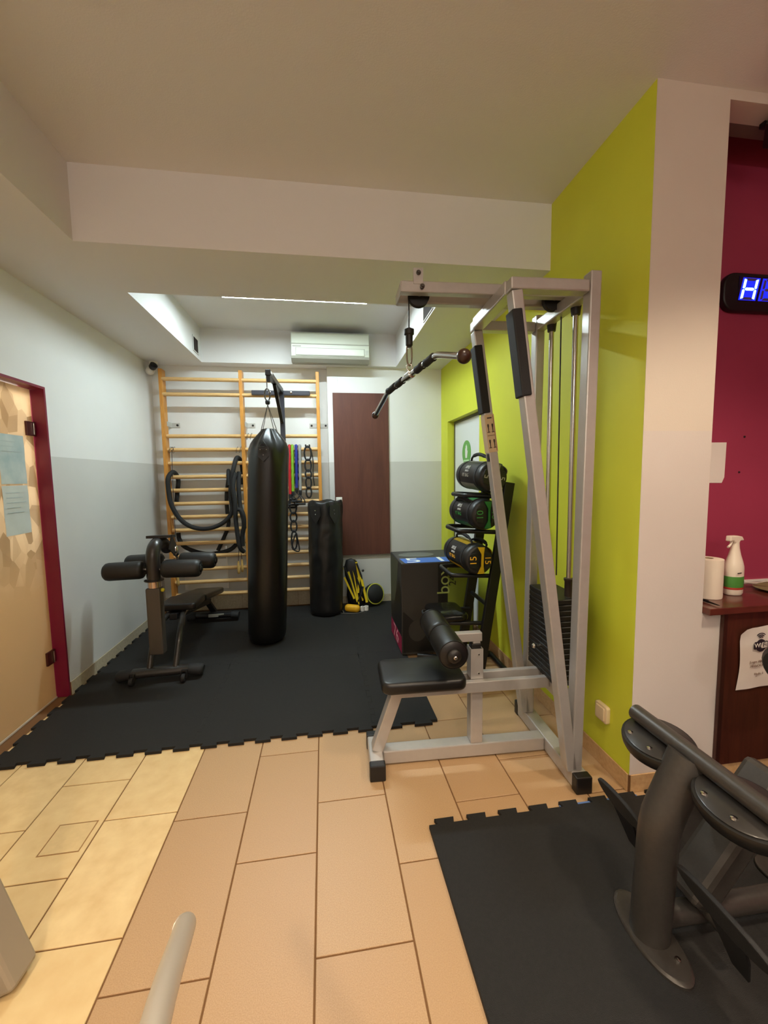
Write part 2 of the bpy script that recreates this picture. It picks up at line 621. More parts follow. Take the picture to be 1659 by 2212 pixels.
def baseboard(name, p0, p1, nrm, h, L, mt, first=None):
    p0, p1, nrm = Vector(p0), Vector(p1), Vector(nrm)
    d = (p1 - p0).normalized()
    tot = (p1 - p0).length
    back = MB()
    a = p0 + nrm * 0.0005
    back.add([a, p1 + nrm * 0.0005, p1 + nrm * 0.006, p0 + nrm * 0.006], [(0, 1, 2, 3)])
    bk = MB()
    q = [p0, p1, p1 + nrm * 0.006, p0 + nrm * 0.006]
    bk.add([v + Vector((0, 0, 0.0)) for v in q] + [v + Vector((0, 0, h - 0.004)) for v in q],
           [(0, 1, 2, 3), (4, 5, 6, 7), (0, 1, 5, 4), (1, 2, 6, 5), (2, 3, 7, 6), (3, 0, 4, 7)])
    root = bk.build(name, GROUT)
    root['kind'] = 'structure'
    s = 0.0
    step = first or L
    while s < tot - 0.01:
        e = min(s + step, tot)
        step = L
        v0, v1 = p0 + d * (s + 0.0015) + nrm * 0.004, p0 + d * (e - 0.0015) + nrm * 0.004
        q = [v0, v1, v1 + nrm * 0.006, v0 + nrm * 0.006]
        MB().add([v + Vector((0, 0, 0.002)) for v in q] + [v + Vector((0, 0, h)) for v in q],
                 [(0, 3, 2, 1), (4, 5, 6, 7), (0, 1, 5, 4), (1, 2, 6, 5), (2, 3, 7, 6), (3, 0, 4, 7)]).build('tile', mt, root)
        s = e


baseboard('baseboard_left', (X0, 3.0, 0), (X0, YB, 0), (1, 0, 0), 0.095, 0.31, BT)
baseboard('baseboard_back', (X0, YB, 0), (0.07, YB, 0), (0, -1, 0), 0.165, 0.31, BT, 0.2)
baseboard('baseboard_panel', (0.07, 4.65, 0), (XG, 4.65, 0), (0, -1, 0), 0.1, 0.31, BT, 0.16)
baseboard('baseboard_right', (XG, 1.60, 0), (XG, 3.48, 0), (-1, 0, 0), 0.085, 0.31, BTW, 0.33)
baseboard('baseboard_front', (XG, 1.60, 0), (XR, 1.60, 0), (0, -1, 0), 0.085, 0.31, BTW, 0.3)

# brown cover panel and the wall furniture of the back wall
t = thing('wood_panel', 'tall dark mahogany cover panel fixed to the back wall', 'panel', (0.436, 4.65, 0.58))
MB().box((-0.31, -0.022, 0), (0.31, -0.001, 1.815)).build('board', MAHOG, t, bevel=0.002)
MB().box((-0.36, -0.012, -0.03), (0.32, -0.001, -0.002)).build('lower_ledge', mat('ledge_grey', (140, 136, 124), 0.6), t, bevel=0.002)
t = thing('switch_plate', 'small white switch plate beside the leaning black bag', 'switch', (0.17, 4.627, 1.215))
MB().box((-0.035, -0.012, -0.03), (0.035, 0, 0.03)).build('plate', WPLAS, t, bevel=0.003)
MB().box((-0.02, -0.016, -0.018), (0.02, -0.012, 0.018)).build('rocker', WPLAS, t, bevel=0.002)

# door_1 : frosted glass door in the left wall
d1 = bpy.data.objects.new('door_1', None)
COL.objects.link(d1)
d1['kind'] = 'structure'
fr = MB()
XD = -1.842
fr.box((X0 - 0.15, 2.985, 0), (X0 + 0.001, 2.9999, 2.08))
fr.box((X0 - 0.15, 1.95, 0), (X0 + 0.001, 1.965, 2.08))
fr.box((X0 - 0.15, 1.965, 2.065), (X0 + 0.001, 2.985, 2.08))
fr.build('door_frame', MAGENTA, d1)
GL = mat('frosted_glass', (196, 164, 122), 0.3)
nt = GL.node_tree
b = nt.nodes['Principled BSDF']
g = nt.nodes.new('ShaderNodeNewGeometry')
vor = nt.nodes.new('ShaderNodeTexVoronoi')
vor.inputs['Scale'].default_value = 13
mpv = nt.nodes.new('ShaderNodeMapping')
mpv.inputs['Scale'].default_value = (0.2, 1.0, 0.62)
mpv.inputs['Rotation'].default_value = (0.7, 0, 0)
nt.links.new(g.outputs['Position'], mpv.inputs['Vector'])
nt.links.new(mpv.outputs['Vector'], vor.inputs['Vector'])
sep = nt.nodes.new('ShaderNodeSeparateColor')
nt.links.new(vor.outputs['Color'], sep.inputs[0])
cr = nt.nodes.new('ShaderNodeValToRGB')
cr.color_ramp.elements[0].color = (*lin((176, 156, 128)), 1)
cr.color_ramp.elements[1].color = (*lin((236, 222, 198)), 1)
cr.color_ramp.interpolation = 'LINEAR'
nt.links.new(sep.outputs[0], cr.inputs['Fac'])
sz = nt.nodes.new('ShaderNodeSeparateXYZ')
nt.links.new(g.outputs['Position'], sz.inputs[0])
rz = nt.nodes.new('ShaderNodeMapRange')
rz.inputs['From Min'].default_value = 0.75
rz.inputs['From Max'].default_value = 1.15
nt.links.new(sz.outputs['Z'], rz.inputs['Value'])
mxg = nt.nodes.new('ShaderNodeMix')
mxg.data_type = 'RGBA'
mxg.inputs[6].default_value = (*lin((206, 184, 150)), 1)
nt.links.new(rz.outputs['Result'], mxg.inputs[0])
nt.links.new(cr.outputs['Color'], mxg.inputs[7])
nt.links.new(mxg.outputs[2], b.inputs['Base Color'])
tr = nt.nodes.new('ShaderNodeBsdfTranslucent')
nt.links.new(mxg.outputs[2], tr.inputs['Color'])
ms = nt.nodes.new('ShaderNodeMixShader')
ms.inputs[0].default_value = 0.5
nt.links.new(b.outputs[0], ms.inputs[1])
nt.links.new(tr.outputs[0], ms.inputs[2])
nt.links.new(ms.outputs[0], nt.nodes['Material Output'].inputs['Surface'])
b.inputs['Roughness'].default_value = 0.22
MB().box((XD - 0.01, 1.975, 0.012), (XD, 2.978, 2.06)).build('glass_pane', GL, d1)
for z in (0.30, 1.81):
    h = MB().box((XD, 2.905, z - 0.045), (XD + 0.014, 2.984, z + 0.045)).build('hinge', mat('hinge_bronze', (84, 40, 36), 0.35, metal=0.4), d1, bevel=0.002)
    MB().box((XD + 0.014, 2.955, z - 0.038), (XD + 0.022, 2.968, z + 0.038)).build('hinge_pin', CHROME, h, bevel=0.001)
MB().box((XD - 0.03, 1.97, 0.0), (XD + 0.004, 2.98, 0.011)).build('threshold', mat('threshold_alu', (222, 214, 200), 0.35, metal=0.3), d1)
for k, (z0, z1, lab) in enumerate(((1.462, 1.757, 'upper paper sheet with bluish print taped to the frosted glass door'), (1.155, 1.452, 'lower plain white paper sheet taped to the frosted glass door'))):
    t = thing('paper_sheet', lab, 'paper', (XD + 0.001, 2.775, z0), 0, 'paper sheets on the glass door')
    pm = mat('door_paper_%d' % k, (206, 214, 208), 0.7, var=0.3, vscale=9, vcol=((168, 190, 190) if k == 0 else (198, 204, 196)))
    b = MB()
    n = 8
    vs = []
    for i in range(n + 1):
        for j in range(2):
            vs.append((0.0015 + 0.0012 * math.sin(i * 1.3), (-0.105, 0.105)[j], (z1 - z0) * i / n))
    b.add(vs, [(2 * i, 2 * i + 1, 2 * i + 3, 2 * i + 2) for i in range(n)])
    b.build('sheet', pm, t, 60)
    lines = MB()
    for i in range(5 if k else 3):
        zz = (z1 - z0) * (0.85 - 0.1 * i)
        lines.box((0.0028, -0.08, zz), (0.0032, 0.03 + 0.05 * ((i * 7) % 3) / 2, zz + 0.004))
    lines.build('print_lines', mat('faint_print', (180, 194, 192), 0.8), t)

# door_2 : white door deep in the lime wall
d2 = bpy.data.objects.new('door_2', None)
COL.objects.link(d2)
d2['kind'] = 'structure'
MB().box((1.445, 3.485, 0.004), (1.485, 4.40, 2.045)).build('door_leaf', mat('door_white', (226, 230, 226), 0.4), d2, bevel=0.002)
f2 = MB()
f2.box((1.437, 4.385, 0), (1.447, 4.404, 2.054))
f2.box((1.437, 3.481, 0), (1.447, 3.50, 2.054))
f2.box((1.437, 3.50, 2.03), (1.447, 4.385, 2.054))
f2.build('door_frame', mat('door_frame_dark', (96, 92, 60), 0.5), d2)
MB().cyl((1.445, 3.56, 1.02), (1.40, 3.56, 1.02), 0.012).cyl((1.40, 3.55, 1.02), (1.40, 3.68, 1.02), 0.01).build('door_handle', CHROME, d2, 40)
t = thing('door_sign', 'round green sign with white hand symbol on the white door', 'sign', (1.4445, 4.02, 1.70), 0)
SG = mat('sign_green', (96, 166, 72), 0.4)
MB().lathe([(0.122, 0.0), (0.122, 0.004)], (0, 0, 0), (-1, 0, 0), 40).build('disc', SG, t, 30)
hand = [(-0.022, -0.065), (0.022, -0.065), (0.03, -0.03), (0.042, 0.005), (0.036, 0.01), (0.026, -0.008), (0.024, 0.055), (0.016, 0.055), (0.012, 0.01), (0.008, 0.07), (-0.002, 0.07), (-0.004, 0.01), (-0.008, 0.06), (-0.017, 0.058), (-0.018, 0.0), (-0.024, 0.035), (-0.032, 0.033), (-0.03, -0.03)]
MB().prism(hand, 0.001, frame_m((-0.0042, 0, 0.01), (0, -1, 0), (0, 0, 1))).build('hand_symbol', WPLAS, t)
MB().prism([(-0.08, -0.008), (0.08, -0.008), (0.075, 0.008), (-0.075, 0.008)], 0.001, frame_m((-0.0042, 0, -0.08), (0, -1, 0), (0, 0, 1))).build('white_bar', mat('sign_pale', (190, 226, 176), 0.5), t)

# socket on the lime wall
t = thing('wall_socket', 'cream square wall socket low on the lime green wall', 'socket', (XG, 1.78, 0.283))
MB().pad(0, 0, 0, 0.088, 0.088, 0.022, 0.012, 0.005, frame_m((0, 0, 0), (0, 1, 0), (0, 0, 1)).__matmul__(Matrix.Rotation(math.pi, 4, 'Y'))).build('socket_body', mat('cream_plastic', (228, 206, 168), 0.4), t, 40)
MB().pad(0, 0, 0.021, 0.06, 0.066, 0.008, 0.006, 0.003, frame_m((0, 0, 0), (0, 1, 0), (0, 0, 1)).__matmul__(Matrix.Rotation(math.pi, 4, 'Y'))).build('socket_flap', MATS['cream_plastic'], t, 40)

# linear LED lamp in the ceiling recess
t = thing('linear_ceiling_lamp', 'long white linear LED lamp in the ceiling recess', 'lamp', (-0.185, 3.64, 3.017))
hs = MB().box((-0.60, -0.036, -0.045), (0.60, 0.036, 0))
for a, b_ in (((-0.60, -0.036), (0.60, -0.032)), ((-0.60, 0.032), (0.60, 0.036)), ((-0.60, -0.032), (-0.596, 0.032)), ((0.596, -0.032), (0.60, 0.032))):
    hs.box((a[0], a[1], -0.056), (b_[0], b_[1], -0.045))
hs.build('housing', WHITEM, t)
MB().box((-0.595, -0.031, -0.055), (0.595, 0.031, -0.0455)).build('diffuser', LEDM, t)

# ventilation openings in the recess
for nm, x, y0, y1, z0, z1, s in (('left face of the ceiling recess by the air conditioner', -1.21, 4.303, 4.475, 2.714, 2.862, 1), ('right face of the ceiling recess above the pulley boom', 0.83, 3.03, 3.31, 2.69, 2.82, -1)):
    t = thing('air_vent', 'small dark ventilation opening in the ' + nm, 'vent', (x, (y0 + y1) / 2, z0))
    hy, hz = (y1 - y0) / 2, z1 - z0
    MB().box((min(0, s * 0.003), -hy, 0), (max(0, s * 0.003), hy, hz)).build('dark_opening', mat('vent_dark', (40, 28, 24), 0.8), t)
    rim = MB()
    for a, b_ in (((-hy, 0), (hy, 0.008)), ((-hy, hz - 0.008), (hy, hz)), ((-hy, 0.008), (-hy + 0.008, hz - 0.008)), ((hy - 0.008, 0.008), (hy, hz - 0.008))):
        rim.box((min(0, s * 0.008), a[0], a[1]), (max(0, s * 0.008), b_[0], b_[1]))
    rim.build('vent_rim', WHITEM, t)

# air conditioner
t = thing('air_conditioner', 'white split air conditioner on the recess wall', 'air conditioner', (0.112, 4.58, 2.66))
prof = [(0, 0.02), (-0.15, 0.0), (-0.19, 0.03), (-0.2, 0.08), (-0.2, 0.2), (-0.19, 0.285), (-0.17, 0.295), (0, 0.295)]
MB().prism(prof, 0.80, frame_m((-0.40, 0, 0), (0, 1, 0), (0, 0, 1))).build('body', ACP, t, bevel=0.006)
MB().box((-0.398, -0.204, 0.172), (0.398, -0.19, 0.275)).build('front_panel', ACP, t, bevel=0.006)
MB().box((-0.35, -0.206, 0.062), (0.345, -0.195, 0.128)).build('outlet_flap', ACP, t, bevel=0.003)
gp = MB()
gp.box((-0.398, -0.2015, 0.166), (0.398, -0.198, 0.172))
gp.box((-0.356, -0.202, 0.128), (0.351, -0.199, 0.132))
gp.box((-0.356, -0.202, 0.056), (0.351, -0.199, 0.062))
gp.box((-0.356, -0.202, 0.062), (-0.352, -0.199, 0.128))
gp.box((0.347, -0.202, 0.062), (0.351, -0.199, 0.128))
gp.build('panel_gaps', ACD, t)
MB().prism([(-0.005, 0.018), (-0.15, -0.003), (-0.194, 0.028), (-0.202, 0.05), (-0.2, 0.05), (-0.005, 0.05)], 0.802, frame_m((-0.401, 0, 0), (0, 1, 0), (0, 0, 1))).build('lower_lip', ACD, t)
gr = MB()
for k in range(9):
    gr.box((-0.33 + k * 0.08, -0.15, 0.295), (-0.27 + k * 0.08, -0.04, 0.298))
gr.build('top_grille', mat('ac_dark', (60, 58, 52), 0.8), t)
MB().box((0.36, -0.2045, 0.075), (0.39, -0.2, 0.118)).build('display_label', mat('ac_label', (186, 190, 180), 0.5), t)
MB().box((-0.385, -0.2045, 0.143), (-0.30, -0.2, 0.149)).build('maker_plate', ACD, t)

# security camera in the back left corner
t = thing('security_camera', 'small white and black bullet camera in the alcove corner', 'camera', (-1.69, 4.62, ZS))
MB().lathe([(0.04, 0), (0.04, -0.02), (0.03, -0.03)], n=20).build('base', WPLAS, t, 40)
MB().tube(spline([(0, 0, -0.02), (-0.02, -0.01, -0.05), (-0.02, -0.02, -0.07)], 4), 0.014, 10).build('arm', WPLAS, t, 60)
MB().sphere((-0.032, -0.02, -0.095), 0.04, 20, 12).build('body', WPLAS, t, 60)
MB().lathe([(0.02, 0.0), (0.034, 0.02), (0.036, 0.06), (0.026, 0.062), (0.015, 0.055)], (-0.012, -0.03, -0.075), (0.72, -0.62, 0.55), 20).build('lens_hood', BLACKP, t, 40)

# ------------------------------------------------------------------ rubber puzzle mats
MT = 0.017


def tooth_edge(p0, p1, n, depth, straight=False):
    """points from p0 (included) to p1 (excluded); tabs stick out to the right of the direction p0->p1"""
    p0, p1 = Vector(p0), Vector(p1)
    if straight:
        return [p0]
    d = p1 - p0
    L = d.length
    d /= L
    nr = Vector((d.y, -d.x))
    out = [p0]
    st = L / n
    for k in range(n):
        a = k * st
        for u, h in ((0.25, 0), (0.20, 1), (0.80, 1), (0.75, 0)):
            out.append(p0 + d * (a + u * st) + nr * (depth * h))
    return out


def mat_tile(parent, x0, y0, x1, y1, front, right, back, left, n=(7, 7, 7, 7)):
    """edges: 's' straight, 't' tabs out, 'n' tabs of the neighbour come in"""
    c = [Vector((x0, y0)), Vector((x1, y0)), Vector((x1, y1)), Vector((x0, y1))]
    poly = []
    for i, e in enumerate((front, right, back, left)):
        a, b_ = c[i], c[(i + 1) % 4]
        if e == 's':
            poly += [a]
        elif e == 't':
            poly += tooth_edge(a, b_, n[i], 0.027)
        else:
            r = tooth_edge(b_, a, n[i], 0.027) + [a]
            poly += list(reversed(r))[:-1]
    g_ = MB().prism([(p.x, p.y) for p in poly], MT, Matrix.Translation((0, 0, -0.0003)))
    return g_.build('mat_tile', RUBMAT, parent, bevel=0.0012, seg=1)


alc = thing('puzzle_mat', 'black rubber puzzle mat covering the alcove floor', 'mat', (0, 0, 0))
ry = [2.275, 3.285, 4.29, 4.655]
cx_ = [-1.73, -0.735, 0.275, 0.64]
for r in range(3):
    for c in range(3):
        x0, x1, y0, y1 = cx_[c], cx_[c + 1], ry[r], ry[r + 1]
        nn = (7 if c < 2 else 2, 7 if r < 2 else 2, 7 if c < 2 else 2, 7 if r < 2 else 2)
        back_e = 'n' if r < 2 else 's'
        front_e = 't'
        left_e = 't'
        right_e = 'n' if c < 2 else 's'
        if c == 2 and r >= 1:
            x1 = 1.28
            nn = (5, nn[1], 5, nn[3])
            if r == 1:
                front_e = 't'
        if c == 2 and r == 0:
            nn = (2, 7, 5, 7)
            # its back edge meets a wider neighbour: keep that joint straight
            back_e = 's'
        if c == 2 and r == 1:
            front_e = 's'
        mat_tile(alc, x0, y0, x1, y1, front_e, right_e, back_e, left_e, nn)

m2 = thing('puzzle_mat', 'black rubber puzzle mat before the counter, under the dark grey bench', 'mat', (0, 0, 0))
for r in range(2):
    for c in range(2):
        xa, xb = [0.40, 1.40, 2.40][c], [0.40, 1.40, 2.40][c + 1]
        ya, yb = [-0.42, 0.56, 1.555][r], [-0.42, 0.56, 1.555][r + 1]
        mat_tile(m2, xa, ya, xb, yb, 'n' if r else 's', 'n' if c == 0 else 's', 't', 's' if c == 0 else 't')
MB().box((1.0, 1.560, 0.001), (1.38, 1.574, 0.006)).build('blue_edge_strip', mat('blue_foam', (86, 116, 168), 0.7), m2)

# ------------------------------------------------------------------ lat pulldown machine
LAT = thing('lat_pulldown_machine', 'silver lat pulldown machine with black seat and weight stack', 'gym machine', (1.165, 1.955, 0), math.radians(-2.2))
BV = 0.006


def part(name, mb, material, parent=LAT, smooth=None, bevel=0.0, seg=2):
    return mb.build(name, material, parent, smooth, bevel, seg)


part('cross_beam', MB().box((-0.036, -0.30, 0.008), (0.036, 0.30, 0.078)), SILVER, bevel=BV)
part('base_beam', MB().box((-0.90, -0.036, 0.008), (-0.036, 0.036, 0.078)), SILVER, bevel=BV)
part('front_foot_beam', MB().box((-0.972, -0.10, 0.008), (-0.902, 0.10, 0.078)), SILVER, bevel=BV)
for x, y in ((0, -0.295), (0, 0.295), (-0.937, -0.098), (-0.937, 0.098)):
    s_ = 1 if y > 0 else -1
    part('foot_cap', MB().box((x - 0.039, min(y, y + s_ * 0.045), 0), (x + 0.039, max(y, y + s_ * 0.045), 0.082)), BLACKP, bevel=0.006)
for yn in (-0.29, 0.195):
    yc = yn + 0.03
    part('upright', MB().beam((-0.008, yc, 0.078), (0.017, yc, 2.335), 0.05, 0.06, (0, 1, 0)), SILVER, bevel=BV)
    part('slanted_leg', MB().beam((-0.03, yc, 0.078), (-0.333, yc, 2.245), 0.05, 0.06, (0, 1, 0)), SILVER, bevel=BV)
    part('top_bar', MB().box((-0.36, yn, 2.247), (-0.012, yn + 0.06, 2.297)), SILVER, bevel=BV)
    # black bumper on the front face of the slanted leg
    dz = (-0.333 + 0.03) / (2.245 - 0.078)

    def lx(z):
        return -0.03 + dz * (z - 0.078)
    z0, z1 = (1.81, 2.167)
    part('bumper_pad', MB().beam((lx(z0) - 0.013, yc, z0), (lx(z1) - 0.013, yc, z1), 0.045, 0.076, (0, 1, 0)), BLACKR, bevel=0.006)
part('top_cross_bar', MB().box((-0.365, -0.23, 2.247), (-0.305, 0.195, 2.305)), SILVER, bevel=BV)
part('rear_cross_bar', MB().box((-0.012, -0.23, 2.247), (0.04, 0.195, 2.305)), SILVER, bevel=BV)
part('bottom_cross_bar', MB().box((-0.03, -0.23, 0.345), (0.03, 0.195, 0.405)), SILVER, bevel=BV)
for y0 in (-0.09, 0.03):
    part('boom_rail', MB().box((-0.79, y0, 2.306), (0.05, y0 + 0.045, 2.356)), SILVER, bevel=0.005)
part('boom_end_plate', MB().box((-0.794, -0.087, 2.308), (-0.788, 0.072, 2.354)), SILVER, bevel=0.002)
part('boom_lug', MB().box((-0.735, -0.093, 2.34), (-0.69, -0.079, 2.41)), SILVER, bevel=0.002)
part('boom_lug', MB().box((-0.735, 0.064, 2.34), (-0.69, 0.078, 2.41)), SILVER, bevel=0.002)
for x, z in ((-0.712, 2.388), (-0.695, 2.33), (-0.028, 2.33)):
    part('bolt', MB().lathe([(0.011, 0), (0.011, 0.006), (0.007, 0.008), (0.006, 0.014)], (x, -0.092, z), (0, -1, 0), 10), STEELW, smooth=40)
for x in (-0.695, -0.028):
    pb = part('pulley', MB().lathe([(0.02, -0.014), (0.05, -0.014), (0.046, -0.004), (0.042, 0), (0.046, 0.004), (0.05, 0.014), (0.02, 0.014)], (x, -0.0075, 2.322), (0, 1, 0), 28), BLACKP, smooth=40)
    part('pulley_axle', MB().cyl((x, -0.09, 2.322), (x, 0.075, 2.322), 0.008, 10), STEELW, pb, 40)
cab = MB()
cab.tube([(-0.742, -0.0075, 2.315), (-0.743, -0.0075, 2.16)], 0.0035, 8)
cab.tube([(-0.695, -0.0075, 2.365), (-0.028, -0.0075, 2.365)], 0.0035, 8)
cab.tube([(0.018, -0.0075, 2.315), (0.024, -0.0075, 0.95)], 0.0035, 8)
part('cable', cab, BLACKP, smooth=60)
for y in (-0.115, 0.105):
    part('guide_rod', MB().cyl((0.03, y, 0.42), (0.03, y, 2.285), 0.0125, 16), CHROME, smooth=40)
    part('rod_cap', MB().lathe([(0.02, 0), (0.022, 0.02), (0.026, 0.05), (0.02, 0.055)], (0.03, y, 2.215), n=16), BLACKP, smooth=40)
    part('rod_sleeve', MB().lathe([(0.02, 0), (0.02, 0.075), (0.024, 0.08), (0.024, 0.09), (0.016, 0.092)], (0.03, y, 0.87), n=16), mat('sleeve_brown', (44, 34, 28), 0.4), smooth=40)
npl = 16
for k in range(npl):
    z = 0.425 + k * 0.0275
    part('weight_plate', MB().box((-0.048, -0.155, z), (0.10, 0.145, z + 0.0255)), mat('plate_black', (17, 15, 14), 0.5), bevel=0.003, seg=1)
    part('plate_pin_hole', MB().cyl((-0.0485, -0.005, z + 0.013), (-0.047, -0.005, z + 0.013), 0.006, 10), mat('hole_black', (8, 8, 8), 0.8))
part('selector_pin', MB().cyl((-0.048, -0.005, 0.575), (-0.085, -0.005, 0.575), 0.009, 12).sphere((-0.088, -0.005, 0.575), 0.014, 12, 8), CHROME, smooth=50)
for y0 in (-0.065, 0.035):
    part('seat_rail', MB().box((-0.86, y0, 0.372), (-0.03, y0 + 0.03, 0.43)), SILVER, bevel=0.004)
part('seat_leg', MB().beam((-0.93, -0.0, 0.075), (-0.815, -0.0, 0.40), 0.058, 0.066, (0, 1, 0)), SILVER, bevel=BV)
part('seat_post', MB().box((-0.441, -0.034, 0.078), (-0.376, 0.034, 0.372)), SILVER, bevel=BV)
sl = MB()
for a, b_ in (((-0.441, -0.034), (-0.376, -0.029)), ((-0.441, 0.029), (-0.376, 0.034)), ((-0.441, -0.029), (-0.436, 0.029)), ((-0.381, -0.029), (-0.376, 0.029))):
    sl.box((a[0], a[1], 0.43), (b_[0], b_[1], 0.588))
sp = part('post_sleeve', sl, SILVER)
for z in (0.46, 0.56):
    part('sleeve_screw', MB().cyl((-0.40, -0.034, z), (-0.40, -0.038, z), 0.004, 8), CHROME, sp)
part('height_tube', MB().box((-0.433, -0.026, 0.50), (-0.384, 0.026, 0.612)), BLACKP, bevel=0.004)
part('roller_bracket', MB().box((-0.60, -0.02, 0.622), (-0.376, 0.02, 0.668)).box((-0.425, -0.018, 0.605), (-0.385, 0.018, 0.625)), SILVER, bevel=0.004)
part('seat_cushion', MB().pad(-0.70, -0.005, 0.43, 0.42, 0.285, 0.062, 0.045, 0.02, puff=0.006), VINYL, smooth=50)
ro = Vector((-0.587, -0.005, 0.655))
for s_ in (-1, 1):
    rp = part('thigh_roller', MB().lathe([(0.015, 0.006), (0.06, 0.006), (0.066, 0.014), (0.068, 0.03), (0.068, 0.205), (0.065, 0.222), (0.054, 0.23), (0.02, 0.232)], ro, (0, s_, 0), 32), VINYL, smooth=40)
    part('roller_seam', MB().tube([ro + Vector((0.067 * math.cos(a / 24 * 2 * math.pi), s_ * 0.222, 0.067 * math.sin(a / 24 * 2 * math.pi))) * 1.0 for a in range(24)], 0.003, 6, True), VINYL, rp, 60)
    part('roller_cap', MB().lathe([(0.034, 0.23), (0.034, 0.238), (0.028, 0.246), (0.014, 0.252)], ro, (0, s_, 0), 24), BLACKP, rp, 40)
    part('roller_bolt', MB().lathe([(0.009, 0.25), (0.009, 0.256), (0.005, 0.26)], ro, (0, s_, 0), 10), CHROME, rp, 40)
# instruction sticker wrapped on the far leg
yn = 0.195
yc = 0.225
ST = mat('sticker_beige', (196, 172, 138), 0.6)
z0, z1 = 1.60, 1.803
stk = part('instruction_sticker', MB().beam((lx(z0), yc, z0), (lx(z1), yc, z1), 0.0525, 0.0625, (0, 1, 0)), ST)
fm = frame_m((lx(1.765), yn - 0.002, 1.765), (1, 0, -dz), (dz, 0, 1))
for r in range(2):
    for c in range(2):
        ox, oy = -0.013 + c * 0.024, -0.03 - r * 0.085
        pic = MB()
        pic.prism([(ox - 0.004, oy), (ox + 0.004, oy), (ox + 0.005, oy + 0.014), (ox, oy + 0.019), (ox - 0.005, oy + 0.014)], 0.0006, fm)
        pic.prism([(ox - 0.002, oy - 0.026), (ox + 0.002, oy - 0.026), (ox + 0.003, oy + 0.001), (ox - 0.003, oy + 0.001)], 0.0006, fm)
        pic.prism([(ox - 0.008, oy - 0.029), (ox + 0.008, oy - 0.029), (ox + 0.008, oy - 0.025), (ox - 0.008, oy - 0.025)], 0.0006, fm)
        part('pictogram', pic, INK, stk)
part('divider_line', MB().prism([(-0.022, -0.076), (0.018, -0.076), (0.018, -0.074), (-0.022, -0.074)], 0.0006, fm), INK, stk)
part('heading_line', MB().prism([(-0.014, 0.016), (0.012, 0.016), (0.012, 0.023), (-0.014, 0.023)], 0.0006, fm), INK, stk)
part('brown_edge', MB().prism([(0.0185, -0.16), (0.0215, -0.16), (0.0215, 0.03), (0.0185, 0.03)], 0.0006, fm), mat('sticker_brown', (140, 96, 62), 0.6), stk)
part('size_label', MB().beam((lx(1.565) - 0.001, yc - 0.01, 1.55), (lx(1.59) - 0.001, yc - 0.01, 1.592), 0.052, 0.03, (0, 1, 0)), BLACKP, stk)

# lat bar hanging from the cable
bc = Vector((0.423, 1.9765, 1.957))
bd = Vector((0.227, -0.974, 0.0)).normalized()
bar = thing('lat_bar', 'chrome lat bar with black grips and brown ball ends hanging from the cable', 'bar', bc)


def bp_(s, z):
    return bd * s + Vector((0, 0, z))


tlt = 0.087
sh = [bp_(s, tlt * s - dz_) for s, dz_ in ((-0.465, 0.075), (-0.31, 0.015), (-0.28, 0.004), (-0.25, 0.0), (0.25, 0.0), (0.28, 0.004), (0.31, 0.015), (0.465, 0.075))]
MB().tube(sh, 0.0135, 14).build('shaft', CHROME, bar, 60)
for s0, s1 in ((-0.27, -0.165), (-0.145, -0.075), (0.075, 0.145), (0.165, 0.245)):
    MB().tube([bp_(s0, tlt * s0), bp_(s0 + 0.004, tlt * s0), bp_(s0 + 0.02, tlt * s0), bp_(s1 - 0.02, tlt * s1), bp_(s1 - 0.004, tlt * s1), bp_(s1, tlt * s1)], [0.015, 0.0185, 0.017, 0.017, 0.0185, 0.015], 14).build('grip_sleeve', BLACKR, bar, 60)
for s_, zz in ((-0.478, 0.08), (0.478, 0.08)):
    MB().sphere(bp_(s_, tlt * s_ - zz), 0.028 if s_ > 0 else 0.021, 20, 12).build('ball_end', BROWNB, bar, 60)
MB().lathe([(0.0145, -0.03), (0.02, -0.026), (0.02, 0.026), (0.0145, 0.03)], (0, 0, 0), (bd.x, bd.y, tlt), 16).build('swivel_sleeve', CHROME, bar, 40)
MB().tube([(0, 0, 0.015), (-0.012, 0.003, 0.03), (-0.012, 0.003, 0.045), (0, 0, 0.055), (0.012, -0.003, 0.045), (0.012, -0.003, 0.03)], 0.0035, 8, True).build('bar_ring', CHROME, bar, 60)
MB().tube(spline([(0, 0, 0.045), (-0.011, 0, 0.07), (-0.011, 0, 0.13), (0, 0, 0.155), (0.011, 0, 0.13), (0.011, 0, 0.07)], 5, True), 0.0042, 8, True).build('carabiner', mat('carabiner_steel', (120, 108, 92), 0.35, metal=0.9), bar, 60)
MB().lathe([(0.008, 0.13), (0.017, 0.14), (0.018, 0.185), (0.024, 0.19), (0.024, 0.212), (0.012, 0.218), (0.005, 0.222)], n=18).build('cable_stop', BLACKP, bar, 40)

# ------------------------------------------------------------------ wall bars
WB = thing('wall_bars', 'wooden wall bars with two bays fixed to the back wall', 'wall bars', (0, 0, 0))
YF = 4.545
PX = [-1.61, -0.828, -0.034]
for x in PX:
    MB().box((x - 0.018, YF, 0.018), (x + 0.018, YF + 0.10, 2.595)).build('post', WOODP, WB, bevel=0.004)
RZ = [0.225 + 0.1412 * k for k in range(13)] + [2.342, 2.495]
rung = None
for bay in range(2):
    xa, xb = PX[bay] + 0.012, PX[bay + 1] - 0.012
    for z in RZ:
        ry_ = YF + 0.045 if z < 2.0 else YF + 0.02
        if rung is None:
            L_ = xb - xa
            rung = MB().tube([(0, 0, 0), (L_, 0, 0)], 0.0205, 12, flat=1.25).build('rung', WOODY, WB, 50)
            rung.location = (xa, ry_, z)
        else:
            c = dup(rung, WB)
            c.location = (xa, ry_, z)
            c.scale = ((xb - xa) / L_, 1, 1)
